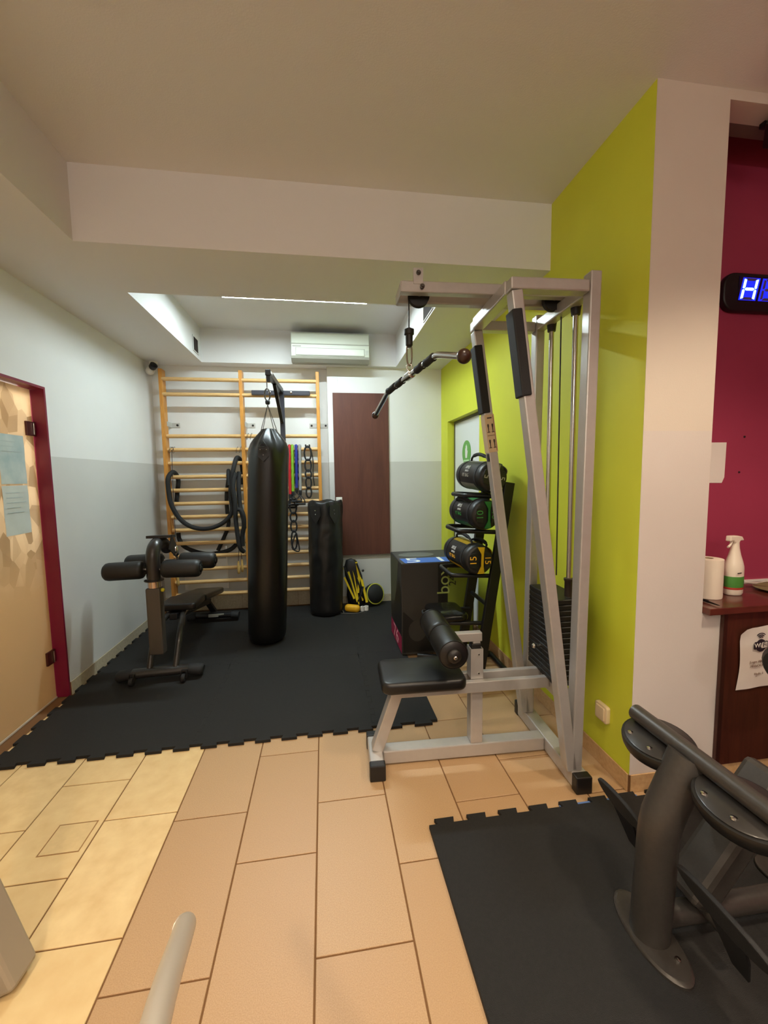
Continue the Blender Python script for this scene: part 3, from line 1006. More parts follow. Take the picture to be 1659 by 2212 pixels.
for x, s_ in ((PX[0], 1), (PX[1], 1), (PX[2], 1), (PX[2], -1)):
    b = MB()
    xa = x + s_ * 0.018
    b.box((min(xa, xa + s_ * 0.004), YF + 0.06, 2.025), (max(xa, xa + s_ * 0.004), YB - 0.001, 2.075))
    b.box((min(xa, xa + s_ * 0.085), YB - 0.006, 2.025), (max(xa, xa + s_ * 0.085), YB - 0.001, 2.075))
    bo = b.build('wall_bracket', mat('galvanised', (196, 198, 194), 0.4, metal=0.4), WB, bevel=0.002)
    MB().lathe([(0.012, 0), (0.012, 0.006), (0.006, 0.009)], (xa + s_ * 0.06, YB - 0.006, 2.05), (0, -1, 0), 8).build('bracket_bolt', DARKM, bo)

# white access plate low on the wall behind the bars
t = thing('access_panel', 'flat white access panel on the wall low behind the wall bars', 'panel', (-1.30, YB, 0.24))
MB().box((-0.25, -0.012, 0), (0.2, -0.001, 0.34)).build('panel_plate', WHITEM, t, bevel=0.002)
MB().box((0.2, -0.016, 0), (0.215, -0.001, 0.48)).build('cable_duct', WPLAS, t, bevel=0.002)

# ------------------------------------------------------------------ punching bag, its bracket
BR = thing('bag_bracket', 'black steel bracket on the wall bars carrying the punching bag', 'bracket', (-0.41, 4.5, 2.34))
NAVY = mat('bracket_steel', (46, 46, 54), 0.4, metal=0.2)
MB().box((-0.30, -0.02, -0.005), (0.295, 0.018, 0.04)).build('cross_tube', NAVY, BR, bevel=0.004)
MB().box((-0.022, -0.022, -0.62), (0.028, 0.016, -0.006)).build('vertical_tube', NAVY, BR, bevel=0.004)
MB().beam((-0.0, -0.02, 0.035), (-0.035, -0.80, 0.035), 0.045, 0.05).build('arm', DARKM, BR, bevel=0.004)
MB().beam((0.0, -0.035, -0.29), (-0.02, -0.45, 0.012), 0.032, 0.032).build('brace', DARKM, BR, bevel=0.003)
for x in (-0.115, 0.10):
    MB().lathe([(0.014, 0), (0.012, 0.006), (0.004, 0.009)], (x, -0.02, 0.02), (0, -1, 0), 12).build('bolt', CHROME, BR, 50)
MB().lathe([(0.014, 0), (0.012, 0.006), (0.004, 0.009)], (0.0, -0.05, -0.285), (0, -1, 0), 12).build('bolt', CHROME, BR, 50)
MB().box((-0.052, -0.79, -0.045), (-0.018, -0.775, 0.012)).build('hook_lug', DARKM, BR, bevel=0.004)
MB().box((-0.012, -0.78, 0.03), (-0.0075, -0.70, 0.05)).build('white_sticker', WPLAS, BR)

PB = thing('punching_bag', 'tall glossy black punching bag hanging from the bracket', 'punching bag', (-0.538, 3.70, MT))
top = Vector((0.083, 0.0, 0))
prof = [(0.02, 0.02), (0.10, 0.004), (0.138, 0.012), (0.158, 0.04), (0.166, 0.10), (0.169, 0.45), (0.171, 0.9), (0.172, 1.25), (0.171, 1.45), (0.169, 1.58), (0.166, 1.66), (0.158, 1.71), (0.138, 1.755), (0.112, 1.795), (0.085, 1.83), (0.06, 1.862), (0.05, 1.878), (0.03, 1.872)]
N_ = 48
vs = []
for i, (r, z) in enumerate(prof):
    for k in range(N_):
        a = 2 * math.pi * k / N_
        fold = 1.0
        if z > 1.5:
            fold += 0.17 * min(1, max(0, (z - 1.6)) / 0.2) * math.cos(4 * a + 0.5)
            fold += 0.03 * min(1, (z - 1.5) / 0.2) * math.sin(9 * a)
        else:
            fold += 0.008 * math.sin(3 * a + z * 4) + 0.006 * math.sin(5 * a - z * 6)
        vs.append(Vector((r * fold * math.cos(a), r * fold * math.sin(a), z)) + top * (z / 1.86))
fs = [tuple(range(N_ - 1, -1, -1))]
for i in range(len(prof) - 1):
    for k in range(N_):
        l = (k + 1) % N_
        fs.append((i * N_ + k, i * N_ + l, (i + 1) * N_ + l, (i + 1) * N_ + k))
fs.append(tuple((len(prof) - 1) * N_ + k for k in range(N_)))
MB().add(vs, fs).build('bag_body', SHINY, PB, 70)
tc = top * (1.86 / 1.86)
ring = tc + Vector((0.0, 0, 2.085))
cables = MB()
for k in range(4):
    a = math.pi / 4 + k * math.pi / 2
    a += 0.3
    e = tc + Vector((0.085 * math.cos(a), 0.085 * math.sin(a), 1.855))
    cables.tube([ring, e], 0.0028, 6)
cables.build('suspension_cables', STEELW, PB)
MB().lathe([(0.012, 0), (0.02, 0.01), (0.02, 0.03), (0.012, 0.04)], ring, n=12).build('cable_clamp', DARKM, PB, 40)
MB().tube(spline([ring + Vector((0, 0, 0.03)), ring + Vector((-0.02, 0, 0.06)), ring + Vector((-0.02, 0, 0.11)), ring + Vector((0, 0, 0.135)), ring + Vector((0.02, 0, 0.11)), ring + Vector((0.02, 0, 0.06))], 5, True), 0.006, 8, True).build('quick_link', STEELW, PB, 60)
MB().tube([ring + Vector((0, 0, 0.13)), ring + Vector((0, 0.0, 0.20))], 0.004, 8).build('hook_wire', STEELW, PB)
# stitched corner patch with rivets and triangle ring
pc = tc * 0.9 + Vector((-0.02, -0.178, 1.655))
pf = frame_m(pc, (1, 0.05, 0), (0, 0.22, 1))
MB().prism([(-0.042, 0.055), (-0.045, -0.02), (0.0, -0.065), (0.045, -0.02), (0.042, 0.055)], 0.006, pf).build('corner_patch', mat('patch_vinyl', (34, 31, 29), 0.4), PB)
rv = MB()
for x, y in ((-0.025, 0.035), (0.025, 0.035), (0, -0.01)):
    rv.lathe([(0.006, 0), (0.004, 0.003)], pf @ Vector((x, y, 0.006)), pf.to_3x3() @ Vector((0, 0, 1)), 8)
rv.build('rivets', CHROME, PB)
MB().tube([pf @ Vector(p) for p in ((-0.032, 0.06, 0.012), (0.032, 0.06, 0.012), (0, 0.115, 0.004))], 0.0035, 6, True).build('triangle_ring', STEELW, PB)

# leaning black bag on the floor
SB = thing('floor_bag', 'crumpled matt black punching bag standing on the mat by the wall bars', 'punching bag', (0.0, 4.365, MT))
prof = [(0.02, 0.0), (0.14, 0.0), (0.168, 0.015), (0.176, 0.05)] + [(0.176 + 0.006 * k / 44, 0.05 + 1.07 * k / 44) for k in range(1, 45)] + [(0.18, 1.15), (0.176, 1.18), (0.171, 1.2), (0.162, 1.207), (0.14, 1.195), (0.09, 1.175), (0.02, 1.17)]
N_ = 72
vs = []
for i, (r, z) in enumerate(prof):
    for k in range(N_):
        a = 2 * math.pi * k / N_
        fold = 1 + 0.012 * math.sin(4 * a + z * 5) + 0.01 * math.sin(7 * a - z * 11)
        if 0.04 < z < 1.19:
            n1 = noise.noise(Vector((math.cos(a) * 1.6, math.sin(a) * 1.6, z * 7.0)))
            n2 = noise.noise(Vector((math.cos(a) * 3.0 + 5, math.sin(a) * 3.0, z * 22.0)))
            amp = 0.35 + 0.65 * min(1.0, max(0.0, z - 0.25) / 0.4)
            fold += amp * (0.05 * abs(n1) + 0.035 * abs(n2)) - 0.02
        dzz = 0
        if z > 1.0:
            fold += 0.035 * (z - 1.0) / 0.2 * math.sin(6 * a + 0.4) + 0.03 * (z - 1.0) / 0.2 * math.sin(11 * a)
            dzz = 0.008 * math.sin(5 * a + 1) * (z - 1.0) / 0.2
        vs.append((r * fold * math.cos(a) + 0.01 * z, r * fold * math.sin(a), z + dzz))
fs = [tuple(range(N_ - 1, -1, -1))]
for i in range(len(prof) - 1):
    for k in range(N_):
        l = (k + 1) % N_
        fs.append((i * N_ + k, i * N_ + l, (i + 1) * N_ + l, (i + 1) * N_ + k))
fs.append(tuple((len(prof) - 1) * N_ + k for k in range(N_)))
MB().add(vs, fs).build('bag_body', mat('matt_black_vinyl', (20, 20, 20), 0.42, bump=0.25, bscale=20), SB, 70)
for ax_, nm in ((-0.085, 'a'), (0.10, 'b')):
    pf = frame_m((ax_, -math.sqrt(max(0.183 ** 2 - ax_ ** 2, 0)) - 0.012, 1.10), (math.cos(math.asin(ax_ / 0.185)), math.sin(math.asin(ax_ / 0.185)), 0), (0, 0, 1))
    MB().prism([(-0.05, 0.07), (-0.056, -0.03), (0, -0.12), (0.056, -0.03), (0.05, 0.07)], 0.005, pf).build('corner_patch', MATS['patch_vinyl'], SB)
    MB().lathe([(0.006, 0), (0.004, 0.003)], pf @ Vector((-0.005, 0.02, 0.005)), pf.to_3x3() @ Vector((0, 0, 1)), 8).lathe([(0.006, 0), (0.004, 0.003)], pf @ Vector((0.0, -0.02, 0.005)), pf.to_3x3() @ Vector((0, 0, 1)), 8).build('rivets', CHROME, SB)

# ------------------------------------------------------------------ ropes, bands on the bars
ROPE = mat('battle_rope_sleeve', (27, 27, 28), 0.75, bump=0.3, bscale=180)
BRp = thing('battle_rope', 'thick black battle rope looped over the left bay of the wall bars', 'rope', (0, 0, 0))
paths = [
    [(-1.574, 4.70, 1.231), (-1.558, 4.70, 1.345), (-1.541, 4.69, 1.473), (-1.547, 4.58, 1.548), (-1.570, 4.49, 1.488), (-1.572, 4.485, 1.352), (-1.554, 4.485, 1.213), (-1.484, 4.485, 1.072), (-1.384, 4.485, 0.985), (-1.253, 4.485, 0.952), (-1.118, 4.485, 0.976), (-1.013, 4.485, 1.044), (-0.957, 4.49, 1.141), (-0.967, 4.49, 1.304), (-0.95, 4.49, 1.444), (-0.923, 4.49, 1.583), (-0.90, 4.56, 1.69), (-0.88, 4.66, 1.66), (-0.875, 4.70, 1.55), (-0.88, 4.70, 1.404)],
    [(-0.975, 4.49, 1.40), (-0.985, 4.52, 1.51), (-1.0, 4.60, 1.555), (-1.025, 4.69, 1.465), (-1.054, 4.70, 1.291), (-1.055, 4.70, 1.116), (-1.048, 4.70, 0.968), (-1.104, 4.70, 0.822), (-1.173, 4.70, 0.684)],
    [(-0.906, 4.49, 1.53), (-0.929, 4.45, 1.394), (-0.915, 4.44, 1.226), (-0.916, 4.44, 1.056), (-0.904, 4.44, 0.878), (-0.889, 4.45, 0.748), (-0.855, 4.48, 0.692)],
    [(-0.875, 4.52, 1.54), (-0.88, 4.48, 1.379), (-0.872, 4.47, 1.195), (-0.858, 4.45, 1.125), (-0.84, 4.45, 1.039), (-0.835, 4.45, 0.946)],
    [(-0.883, 4.40, 1.155), (-0.849, 4.40, 1.14), (-0.828, 4.40, 1.076), (-0.831, 4.42, 0.98), (-0.856, 4.44, 0.873), (-0.86, 4.45, 0.764)],
    [(-1.575, 4.70, 0.891), (-1.567, 4.70, 0.818), (-1.521, 4.70, 0.739), (-1.418, 4.70, 0.683), (-1.282, 4.70, 0.648), (-1.142, 4.70, 0.657), (-1.031, 4.69, 0.693), (-0.95, 4.66, 0.767)],
]
for i, p in enumerate(paths):
    MB().tube(spline(p, 6), 0.023 if i != 1 else 0.021, 10).build('rope_loop', ROPE, BRp, 70)


def braid_mat(name, c1, c2, sc=70):
    M_ = mat(name, c1, 0.6)
    nt = M_.node_tree
    b = nt.nodes['Principled BSDF']
    g = nt.nodes.new('ShaderNodeTexCoord')
    wv = nt.nodes.new('ShaderNodeTexWave')
    wv.wave_type = 'BANDS'
    wv.bands_direction = 'DIAGONAL'
    wv.inputs['Scale'].default_value = sc
    wv.inputs['Distortion'].default_value = 3.0
    nt.links.new(g.outputs['Object'], wv.inputs['Vector'])
    mx = nt.nodes.new('ShaderNodeMix')
    mx.data_type = 'RGBA'
    mx.inputs[6].default_value = (*lin(c2), 1)
    mx.inputs[7].default_value = (*lin(c1), 1)
    nt.links.new(wv.outputs['Fac'], mx.inputs[0])
    nt.links.new(mx.outputs[2], b.inputs['Base Color'])
    return M_


for ti, (nm, x, z0, col, c2) in enumerate((('red', -0.352, 1.295, (214, 34, 44), (150, 14, 22)), ('lime green', -0.322, 1.325, (150, 200, 50), (100, 150, 30)), ('blue', -0.281, 1.362, (40, 54, 160), (20, 26, 100)), ('black and white', -0.243, 1.336, (200, 200, 196), (50, 50, 50)))):
    t = thing('resistance_tube', nm + ' braided resistance tube hung over a wall bar beside the punching bag', 'resistance band', (x, YF + 0.045, 1.777), 0, 'braided resistance tubes')
    bm_ = braid_mat('braid_' + nm.replace(' ', '_'), col, c2)
    rr = 0.0155
    pts = [(0.004, 0.05, z0 + 0.08 - 1.777), (0.002, 0.045, -0.2), (0, 0.043, -0.05), (0, 0.03, 0.03), (0, 0, 0.037), (0, -0.03, 0.03), (0, -0.046, -0.05), (-0.003, -0.05, -0.25), (-0.006, -0.05, z0 - 1.777)]
    sp_ = spline(pts, 8)
    rads = [rr * (1 + 0.10 * math.sin(i * 2.1)) for i in range(len(sp_))]
    MB().tube(sp_, rads, 10).build('braided_sleeve', bm_, t, 60)
    e = z0 - 1.777
    MB().lathe([(0.014, 0), (0.017, -0.01), (0.015, -0.05), (0.01, -0.06)], (-0.006, -0.05, e), n=10).build('end_collar', BLACKR, t, 50)
    h_ = MB()
    yo = -0.052 - 0.026 * (ti % 4)
    h_.tube(spline([(-0.006, -0.05, e - 0.05), (-0.045, yo, e - 0.10), (-0.055, yo, e - 0.14)], 5), 0.006, 6)
    h_.tube(spline([(-0.006, -0.05, e - 0.05), (0.035, yo, e - 0.10), (0.045, yo, e - 0.14)], 5), 0.006, 6)
    h_.build('handle_strap', BLACKR, t, 60)
    MB().cyl((-0.06, yo, e - 0.145), (0.05, yo, e - 0.145), 0.012, 10).build('handle_grip', BLACKR, t, 50)


def loop_band(label, x, y, zs, group):
    t = thing('loop_band', label, 'resistance band', (x, y, zs[0]), 0, group)
    for i in range(len(zs) - 1):
        a, b_ = zs[i] - zs[0], zs[i + 1] - zs[0]
        hgt = (a - b_) / 2
        c = (a + b_) / 2
        wd = 0.036 - 0.002 * i
        pts = [(wd * math.cos(u * math.pi / 8), 0.004 * math.sin(i), c + (hgt + 0.008) * math.sin(u * math.pi / 8)) for u in range(16)]
        MB().tube(pts, 0.009, 6, True, flat=0.8).build('rubber_loop', BLACKR, t, 60)
    return t


t = loop_band('black multi-loop rubber band hung beside the right post of the bars', -0.158, YF - 0.012, [1.80, 1.66, 1.545, 1.47, 1.36, 1.26], 'multi-loop rubber bands')
MB().tube([(-0.02, 0.06, 0.0), (-0.02, 0.06, 0.02), (-0.02, -0.005, 0.02), (-0.02, -0.01, -0.01), (0.02, -0.01, -0.01), (0.02, -0.005, 0.02), (0.02, 0.06, 0.02), (0.02, 0.06, 0.0)], 0.008, 6).build('hanging_loop', BLACKR, t, 60)
for o_ in ((0.012, 0.0), ):
    t2 = MB().tube(spline([(0.035, 0.012, -0.02), (0.055, 0.014, -0.16), (0.05, 0.014, -0.3), (0.06, 0.014, -0.42)], 5), 0.006, 6).build('second_strand', BLACKR, t, 60)
t = loop_band('lower black multi-loop rubber band hanging between the two bags', -0.33, YF - 0.03, [1.235, 1.09, 1.0, 0.89, 0.70], 'multi-loop rubber bands')
MB().tube([(-0.03, 0.03, 0.0), (-0.03, 0.03, 0.012), (-0.03, -0.005, 0.012), (-0.0, -0.008, -0.005), (0.03, -0.005, 0.012), (0.03, 0.03, 0.012), (0.03, 0.03, 0.0)], 0.008, 6).build('hanging_loop', BLACKR, t, 60)
MB().tube(spline([(0.02, -0.012, -0.37), (-0.025, -0.012, -0.52), (0.05, -0.012, -0.56), (0.035, -0.012, -0.42)], 5, True), 0.007, 6, True).build('end_handle', BLACKR, t, 60)


def jump_rope(label, x, zt, handles, y):
    t = thing('jump_rope', label, 'jump rope', (x, y, zt), 0, 'jump ropes with wooden handles')
    HW = wood_mat('handle_wood', (214, 180, 110), (190, 150, 80), (8, 8, 1), 6)
    cord = MB()
    for (dx, z) in handles:
        cord.tube(spline([(dx * 0.3, 0.03, 0.0), (dx * 0.6, -0.0, -(zt - z) * 0.4), (dx, -0.015, z - zt)], 5), 0.003, 6)
        MB().lathe([(0.006, 0), (0.011, -0.012), (0.013, -0.06), (0.0155, -0.10), (0.012, -0.135), (0.005, -0.14)], (dx, -0.015, z - zt), n=12).build('wooden_handle', HW, t, 50)
    cord.tube(spline([(-0.02, 0.03, 0.0), (0.0, 0.06, 0.03), (0.02, 0.03, 0.0)], 5), 0.003, 6)
    cord.build('cord', mat('cord_brown', (70, 44, 34), 0.7), t, 60)


jump_rope('jump rope with two wooden handles hanging left of the punching bag', -0.905, 0.79, ((-0.016, 0.593), (0.02, 0.61)), YF - 0.03)
jump_rope('jump rope with a wooden handle hanging by the left wall bar post', -1.545, 1.777, ((0.0, 0.49), ), YF - 0.015)

# wire hooks on the rungs
for lab, x, z in (('thin wire hook on the rung by the left post', -1.55, 1.777), ('thin wire hook on the rung left of the middle post', -0.88, 1.777), ('thin wire hook on the rung above the punching bag', -0.765, 1.918)):
    t = thing('wire_hook', lab, 'hook', (x, YF + 0.045, z))
    w_ = MB()
    for dx in (-0.02, 0.015):
        w_.tube([(dx + 0.01 * math.cos(u * math.pi / 6), 0.03 * math.sin(u * math.pi / 6), 0.033 * math.cos(u * math.pi / 6)) for u in range(12)], 0.002, 5, True)
    w_.build('wire_loops', STEELW, t, 60)

# ------------------------------------------------------------------ sit-up bench in the alcove
SU = thing('situp_bench', 'dark grey decline sit-up bench with four foam rollers by the left wall', 'bench', (-1.21, 3.08, MT))


def sp(name, mb, material, parent=SU, smooth=None, bevel=0.0):
    return mb.build(name, material, parent, smooth, bevel)


z_ = -MT
sp('front_base', MB().tube([(-0.20, 0.0, 0.062), (0.20, 0.02, 0.062)], 0.033, 14, flat=1.3), GREYM, smooth=50)
for s_ in (-1, 1):
    sp('rubber_foot', MB().tube([(s_ * 0.19, s_ * 0.0095 + 0.01, 0.06), (s_ * 0.21, s_ * 0.01 + 0.01, 0.06), (s_ * 0.275, s_ * 0.012 + 0.01, 0.05), (s_ * 0.29, s_ * 0.012 + 0.01, 0.048)], [0.036, 0.039, 0.041, 0.03], 14, flat=1.25), BLACKR, smooth=50)
    w_ = sp('wheel', MB().lathe([(0.01, -0.012), (0.028, -0.012), (0.03, 0), (0.028, 0.012), (0.01, 0.012)], (s_ * 0.175, -0.055, 0.03), (1, 0, 0), 18), BLACKR, smooth=40)
    sp('wheel_fork', MB().box((s_ * 0.175 - 0.02, -0.06, 0.026), (s_ * 0.175 - 0.015, -0.025, 0.075)).box((s_ * 0.175 + 0.015, -0.06, 0.026), (s_ * 0.175 + 0.02, -0.025, 0.075)).box((s_ * 0.175 - 0.02, -0.045, 0.07), (s_ * 0.175 + 0.02, -0.025, 0.08)), GREYM, w_)
    sp('front_leg', MB().tube(spline([(s_ * 0.09 + 0.01, 0.01, 0.07), (s_ * 0.09 + 0.01, 0.12, 0.26), (s_ * 0.08 + 0.01, 0.22, 0.345), (s_ * 0.05, 0.40, 0.37), (s_ * 0.04, 0.7, 0.33)], 5), 0.022, 12), GREYM, smooth=60)
sp('spine_tube', MB().beam((0, 0.30, 0.37), (0, 1.28, 0.20), 0.06, 0.05), DARKM, bevel=0.006)
sp('rear_leg', MB().beam((0, 1.24, 0.21), (0.06, 1.30, 0.06), 0.05, 0.05, (0, 1, 0)), DARKM, bevel=0.006)
rb = sp('rear_base', MB().tube([(-0.12, 1.24, 0.062), (0.24, 1.22, 0.062)], 0.033, 14, flat=1.3), DARKM, smooth=50)
sp('maker_sticker', MB().box((0.02, 1.185, 0.055), (0.17, 1.195, 0.085)), mat('sticker_silver', (150, 150, 140), 0.4), rb)
for s_ in (-1, 1):
    sp('rubber_foot', MB().tube([(0.06 + s_ * 0.17, 1.23, 0.06), (0.06 + s_ * 0.2, 1.228, 0.055), (0.06 + s_ * 0.25, 1.226, 0.05)], [0.036, 0.04, 0.036], 14, flat=1.25), BLACKR, smooth=50)
# foot post
sp('foot_post', MB().box((-0.058, -0.03, 0.20), (0.04, 0.05, 0.69)), BRONZE, bevel=0.012)
sp('chrome_collar', MB().cyl((-0.008, 0.012, 0.69), (-0.008, 0.012, 0.738), 0.043, 24), mat('rose_chrome', (205, 184, 168), 0.2, metal=0.9), smooth=40)
sp('collar_flange', MB().lathe([(0.05, 0), (0.064, 0.003), (0.064, 0.01), (0.05, 0.014)], (-0.008, 0.012, 0.735), n=24), GREYM, smooth=40)
sp('elbow_tube', MB().tube(spline([(-0.008, 0.012, 0.745), (-0.008, 0.012, 0.85), (-0.008, 0.025, 0.94), (-0.005, 0.07, 0.985), (0, 0.16, 0.99), (0, 0.27, 0.93)], 6), 0.046, 20), GREYM, smooth=60)
sp('top_plate', MB().obox((0.0, 0.17, 1.033), (0.15, 0.17, 0.02), (math.radians(-6), 0, 0)), DARKM, bevel=0.002)
sp('side_plate', MB().prism([(0, 0), (0.16, -0.10), (0.17, -0.02), (0.06, 0.10)], 0.008, frame_m((0.07, 0.10, 0.945), (0, 1, 0), (0, 0, 1))), DARKM)
sp('adjust_knob', MB().lathe([(0.012, 0), (0.02, 0.01), (0.024, 0.05), (0.018, 0.075), (0.008, 0.08)], (0.075, 0.23, 0.87), n=16), CHROME, smooth=40)
sp('yellow_knob', MB().sphere((0.05, 0.0, 0.67), 0.014, 12, 8), mat('knob_yellow', (196, 190, 40), 0.4), smooth=60)
sp('front_axle', MB().cyl((-0.31, 0.01, 0.825), (0.31, 0.01, 0.815), 0.012, 10), CHROME, smooth=40)
sp('rear_axle', MB().cyl((-0.26, 0.24, 0.845), (0.34, 0.24, 0.825), 0.012, 10), CHROME, smooth=40)
for y, dx, z, in ((0.01, 0.0, 0.82), (0.24, 0.045, 0.83)):
    for s_ in (-1, 1):
        o_ = Vector((dx + s_ * 0.06 - 0.008, y, z))
        r_ = sp('foam_roller', MB().lathe([(0.012, 0), (0.045, 0.0), (0.060, 0.012), (0.064, 0.03), (0.064, 0.23), (0.06, 0.248), (0.048, 0.26), (0.025, 0.262)], o_, (s_, 0, -0.02), 28), FOAM, smooth=40)
        sp('roller_cap', MB().lathe([(0.03, 0.258), (0.03, 0.268), (0.02, 0.274), (0.004, 0.276)], o_, (s_, 0, -0.02), 18), mat('glossy_black', (18, 18, 18), 0.2), r_, smooth=50)
sp('seat_pad', MB().pad(0, 0, 0, 0.29, 0.30, 0.055, 0.03, 0.015, Matrix.Translation((0.01, 0.50, 0.395)) @ Matrix.Rotation(math.radians(-2), 4, 'X')), VINYL, smooth=50)
sp('back_pad', MB().pad(0, 0, 0, 0.28, 0.70, 0.055, 0.05, 0.015, Matrix.Translation((0.01, 1.005, 0.322)) @ Matrix.Rotation(math.radians(-9.5), 4, 'X')), VINYL, smooth=50)
sp('pad_hinge', MB().box((-0.03, 0.46, 0.345), (0.03, 0.58, 0.40)), DARKM, bevel=0.004)
sp('silver_catch', MB().box((-0.02, 0.49, 0.355), (0.10, 0.53, 0.385)), CHROME, bevel=0.004)

# ------------------------------------------------------------------ plyo box
PX0 = thing('plyo_box', 'tall dark grey soft plyo box printed 51, 24 and box', 'plyo box', (0.597, 3.17, MT))
BG = mat('box_grey', (52, 50, 48), 0.55, bump=0.05, bscale=200)
BK = mat('box_black', (14, 14, 14), 0.5)
BGR = mat('box_green', (118, 132, 44), 0.55)
BBL = mat('box_blue', (54, 104, 190), 0.5)
BRD = mat('box_red', (150, 26, 66), 0.55)
BWH = mat('box_white', (228, 232, 230), 0.5)
BOL = mat('box_olive', (72, 74, 54), 0.6)
BLG = mat('box_light_green', (160, 176, 96), 0.55)
MB().box((0, 0, 0), (0.61, 0.53, 0.76)).build('box_body', BG, PX0, bevel=0.008)
ff = frame_m((0, -0.0006, 0), (1, 0, 0), (0, 0, 1))
MB().prism([(0.303, 0.02), (0.385, 0.02), (0.385, 0.745), (0.303, 0.745)], 0.0006, ff).build('black_stripe', BK, PX0)
MB().prism([(0.385, 0.02), (0.60, 0.02), (0.60, 0.745), (0.385, 0.745)], 0.0006, ff).build('green_field', BGR, PX0)
MB().prism([(0.01, 0.02), (0.30, 0.02), (0.30, 0.06), (0.24, 0.16), (0.15, 0.20), (0.10, 0.28), (0.02, 0.36), (0.01, 0.36)], 0.0006, ff).build('black_shape', BK, PX0)
MB().prism([(0.07 + 0.075 * math.cos(a * math.pi / 10) + 0.06, 0.20 + 0.09 * math.sin(a * math.pi / 10)) for a in range(20)], 0.0012, ff).build('grey_disc', BG, PX0)
text_part('text_box', 'box', 0.15, frame_m((0.352, -0.0016, 0.605), (0, 0, 1), (-1, 0, 0)), BLG, PX0)
text_part('text_24', '24', 0.085, frame_m((0.427, -0.0016, 0.60), (0, 0, 1), (-1, 0, 0)), BK, PX0)
tf = frame_m((0, 0, 0.7602), (1, 0, 0), (0, 1, 0))
MB().prism([(0.035, 0.005), (0.60, 0.005), (0.60, 0.19), (0.02, 0.19)], 0.0006, tf).build('blue_stripe', BBL, PX0)
text_part('text_51', '5 1', 0.24, frame_m((0.235, 0.095, 0.7612), (1, 0, 0), (0, 1, 0)), BWH, PX0, squash=1.25)
MB().prism([(0.2 + 0.16 * math.cos(a * math.pi / 10), 0.34 + 0.10 * math.sin(a * math.pi / 10)) for a in range(20)], 0.0006, tf).build('top_grey_disc', mat('box_mid_grey', (96, 98, 94), 0.55), PX0)
lf = frame_m((-0.0006, 0.53, 0), (0, -1, 0), (0, 0, 1))
MB().prism([(0.01, 0.30), (0.20, 0.36), (0.30, 0.50), (0.40, 0.75), (0.01, 0.75)], 0.0006, lf).build('olive_shape', BOL, PX0)
MB().prism([(0.01, 0.16), (0.52, 0.16), (0.52, 0.52), (0.42, 0.62), (0.28, 0.44), (0.14, 0.30), (0.01, 0.28)], 0.0006, lf).build('black_shape', BK, PX0)
MB().prism([(0.01, 0.012), (0.52, 0.012), (0.52, 0.15), (0.01, 0.15)], 0.0006, lf).build('red_stripe', BRD, PX0)
text_part('text_76', '76', 0.17, frame_m((-0.0016, 0.27, 0.08), (0, -1, 0), (0, 0, 1)), mat('box_pink', (222, 150, 160), 0.55), PX0, squash=1.5)

# ------------------------------------------------------------------ bag rack and fit bags
RK = thing('bag_rack', 'black tubular rack with sloping uprights holding the fit bags', 'rack', (1.02, 2.86, 0))
for y in (-0.19, 0.19):
    MB().beam((0.03, y, 0.03), (0.245, y, 1.42), 0.07, 0.035, (0, 1, 0)).build('upright', DARKM, RK, bevel=0.003)
    ft = MB().tube(spline([(-0.30, y + (0.075 if y > 0 else -0.02), 0.025), (-0.24, y + (0.04 if y > 0 else 0.0), 0.03), (-0.12, y, 0.03), (0.10, y, 0.03), (0.28, y, 0.03)], 5), 0.024, 12).build('floor_foot', DARKM, RK, 60)
MB().tube(spline([(0.28, 0.19, 0.03), (0.30, 0.25, 0.03), (0.28, 0.10, 0.03), (0.28, -0.12, 0.03), (0.30, -0.19, 0.03)][0:1] + [(0.28, 0.0, 0.03), (0.28, -0.19, 0.03)], 5), 0.02, 10).build('rear_floor_tube', DARKM, RK, 60)
MB().cyl((0.115, -0.19, 0.55), (0.115, 0.19, 0.55), 0.016, 12).build('cross_tube', DARKM, RK, 40)
MB().cyl((0.235, -0.19, 1.36), (0.235, 0.19, 1.36), 0.016, 12).build('cross_tube', DARKM, RK, 40)
for xf, zs in ((-0.055, 1.335), (-0.10, 1.088), (-0.15, 0.779), (-0.19, 0.44)):
    xb_ = 0.03 + 0.215 * (zs - 0.03) / 1.39
    pts = [(xb_, -0.16, zs - 0.015), (xf + 0.05, -0.16, zs), (xf + 0.012, -0.15, zs), (xf, -0.115, zs), (xf, 0.115, zs), (xf + 0.012, 0.15, zs), (xf + 0.05, 0.16, zs), (xb_, 0.16, zs - 0.015)]
    MB().tube(pts, 0.0155, 10).build('shelf_loop', DARKM, RK, 60)
BAGK = mat('fit_bag_black', (24, 24, 24), 0.42, bump=0.12, bscale=60)
FB_R = 0.104


def arc_patch(mb, a0, a1, y0, y1, r, n=8, skew=0.0):
    vs = []
    for i in range(n + 1):
        a = math.radians(a0 + (a1 - a0) * i / n)
        e = skew * math.sin(math.pi * i / n)
        vs.append((r * math.cos(a), y0 - e, r * math.sin(a)))
        vs.append((r * math.cos(a), y1 + e, r * math.sin(a)))
    for i in range(n + 1):
        a = math.radians(a0 + (a1 - a0) * i / n)
        e = skew * math.sin(math.pi * i / n)
        vs.append(((r - 0.004) * math.cos(a), y0 - e, (r - 0.004) * math.sin(a)))
        vs.append(((r - 0.004) * math.cos(a), y1 + e, (r - 0.004) * math.sin(a)))
    fs = [(2 * i, 2 * i + 1, 2 * i + 3, 2 * i + 2) for i in range(n)]
    return mb.add(vs, fs)


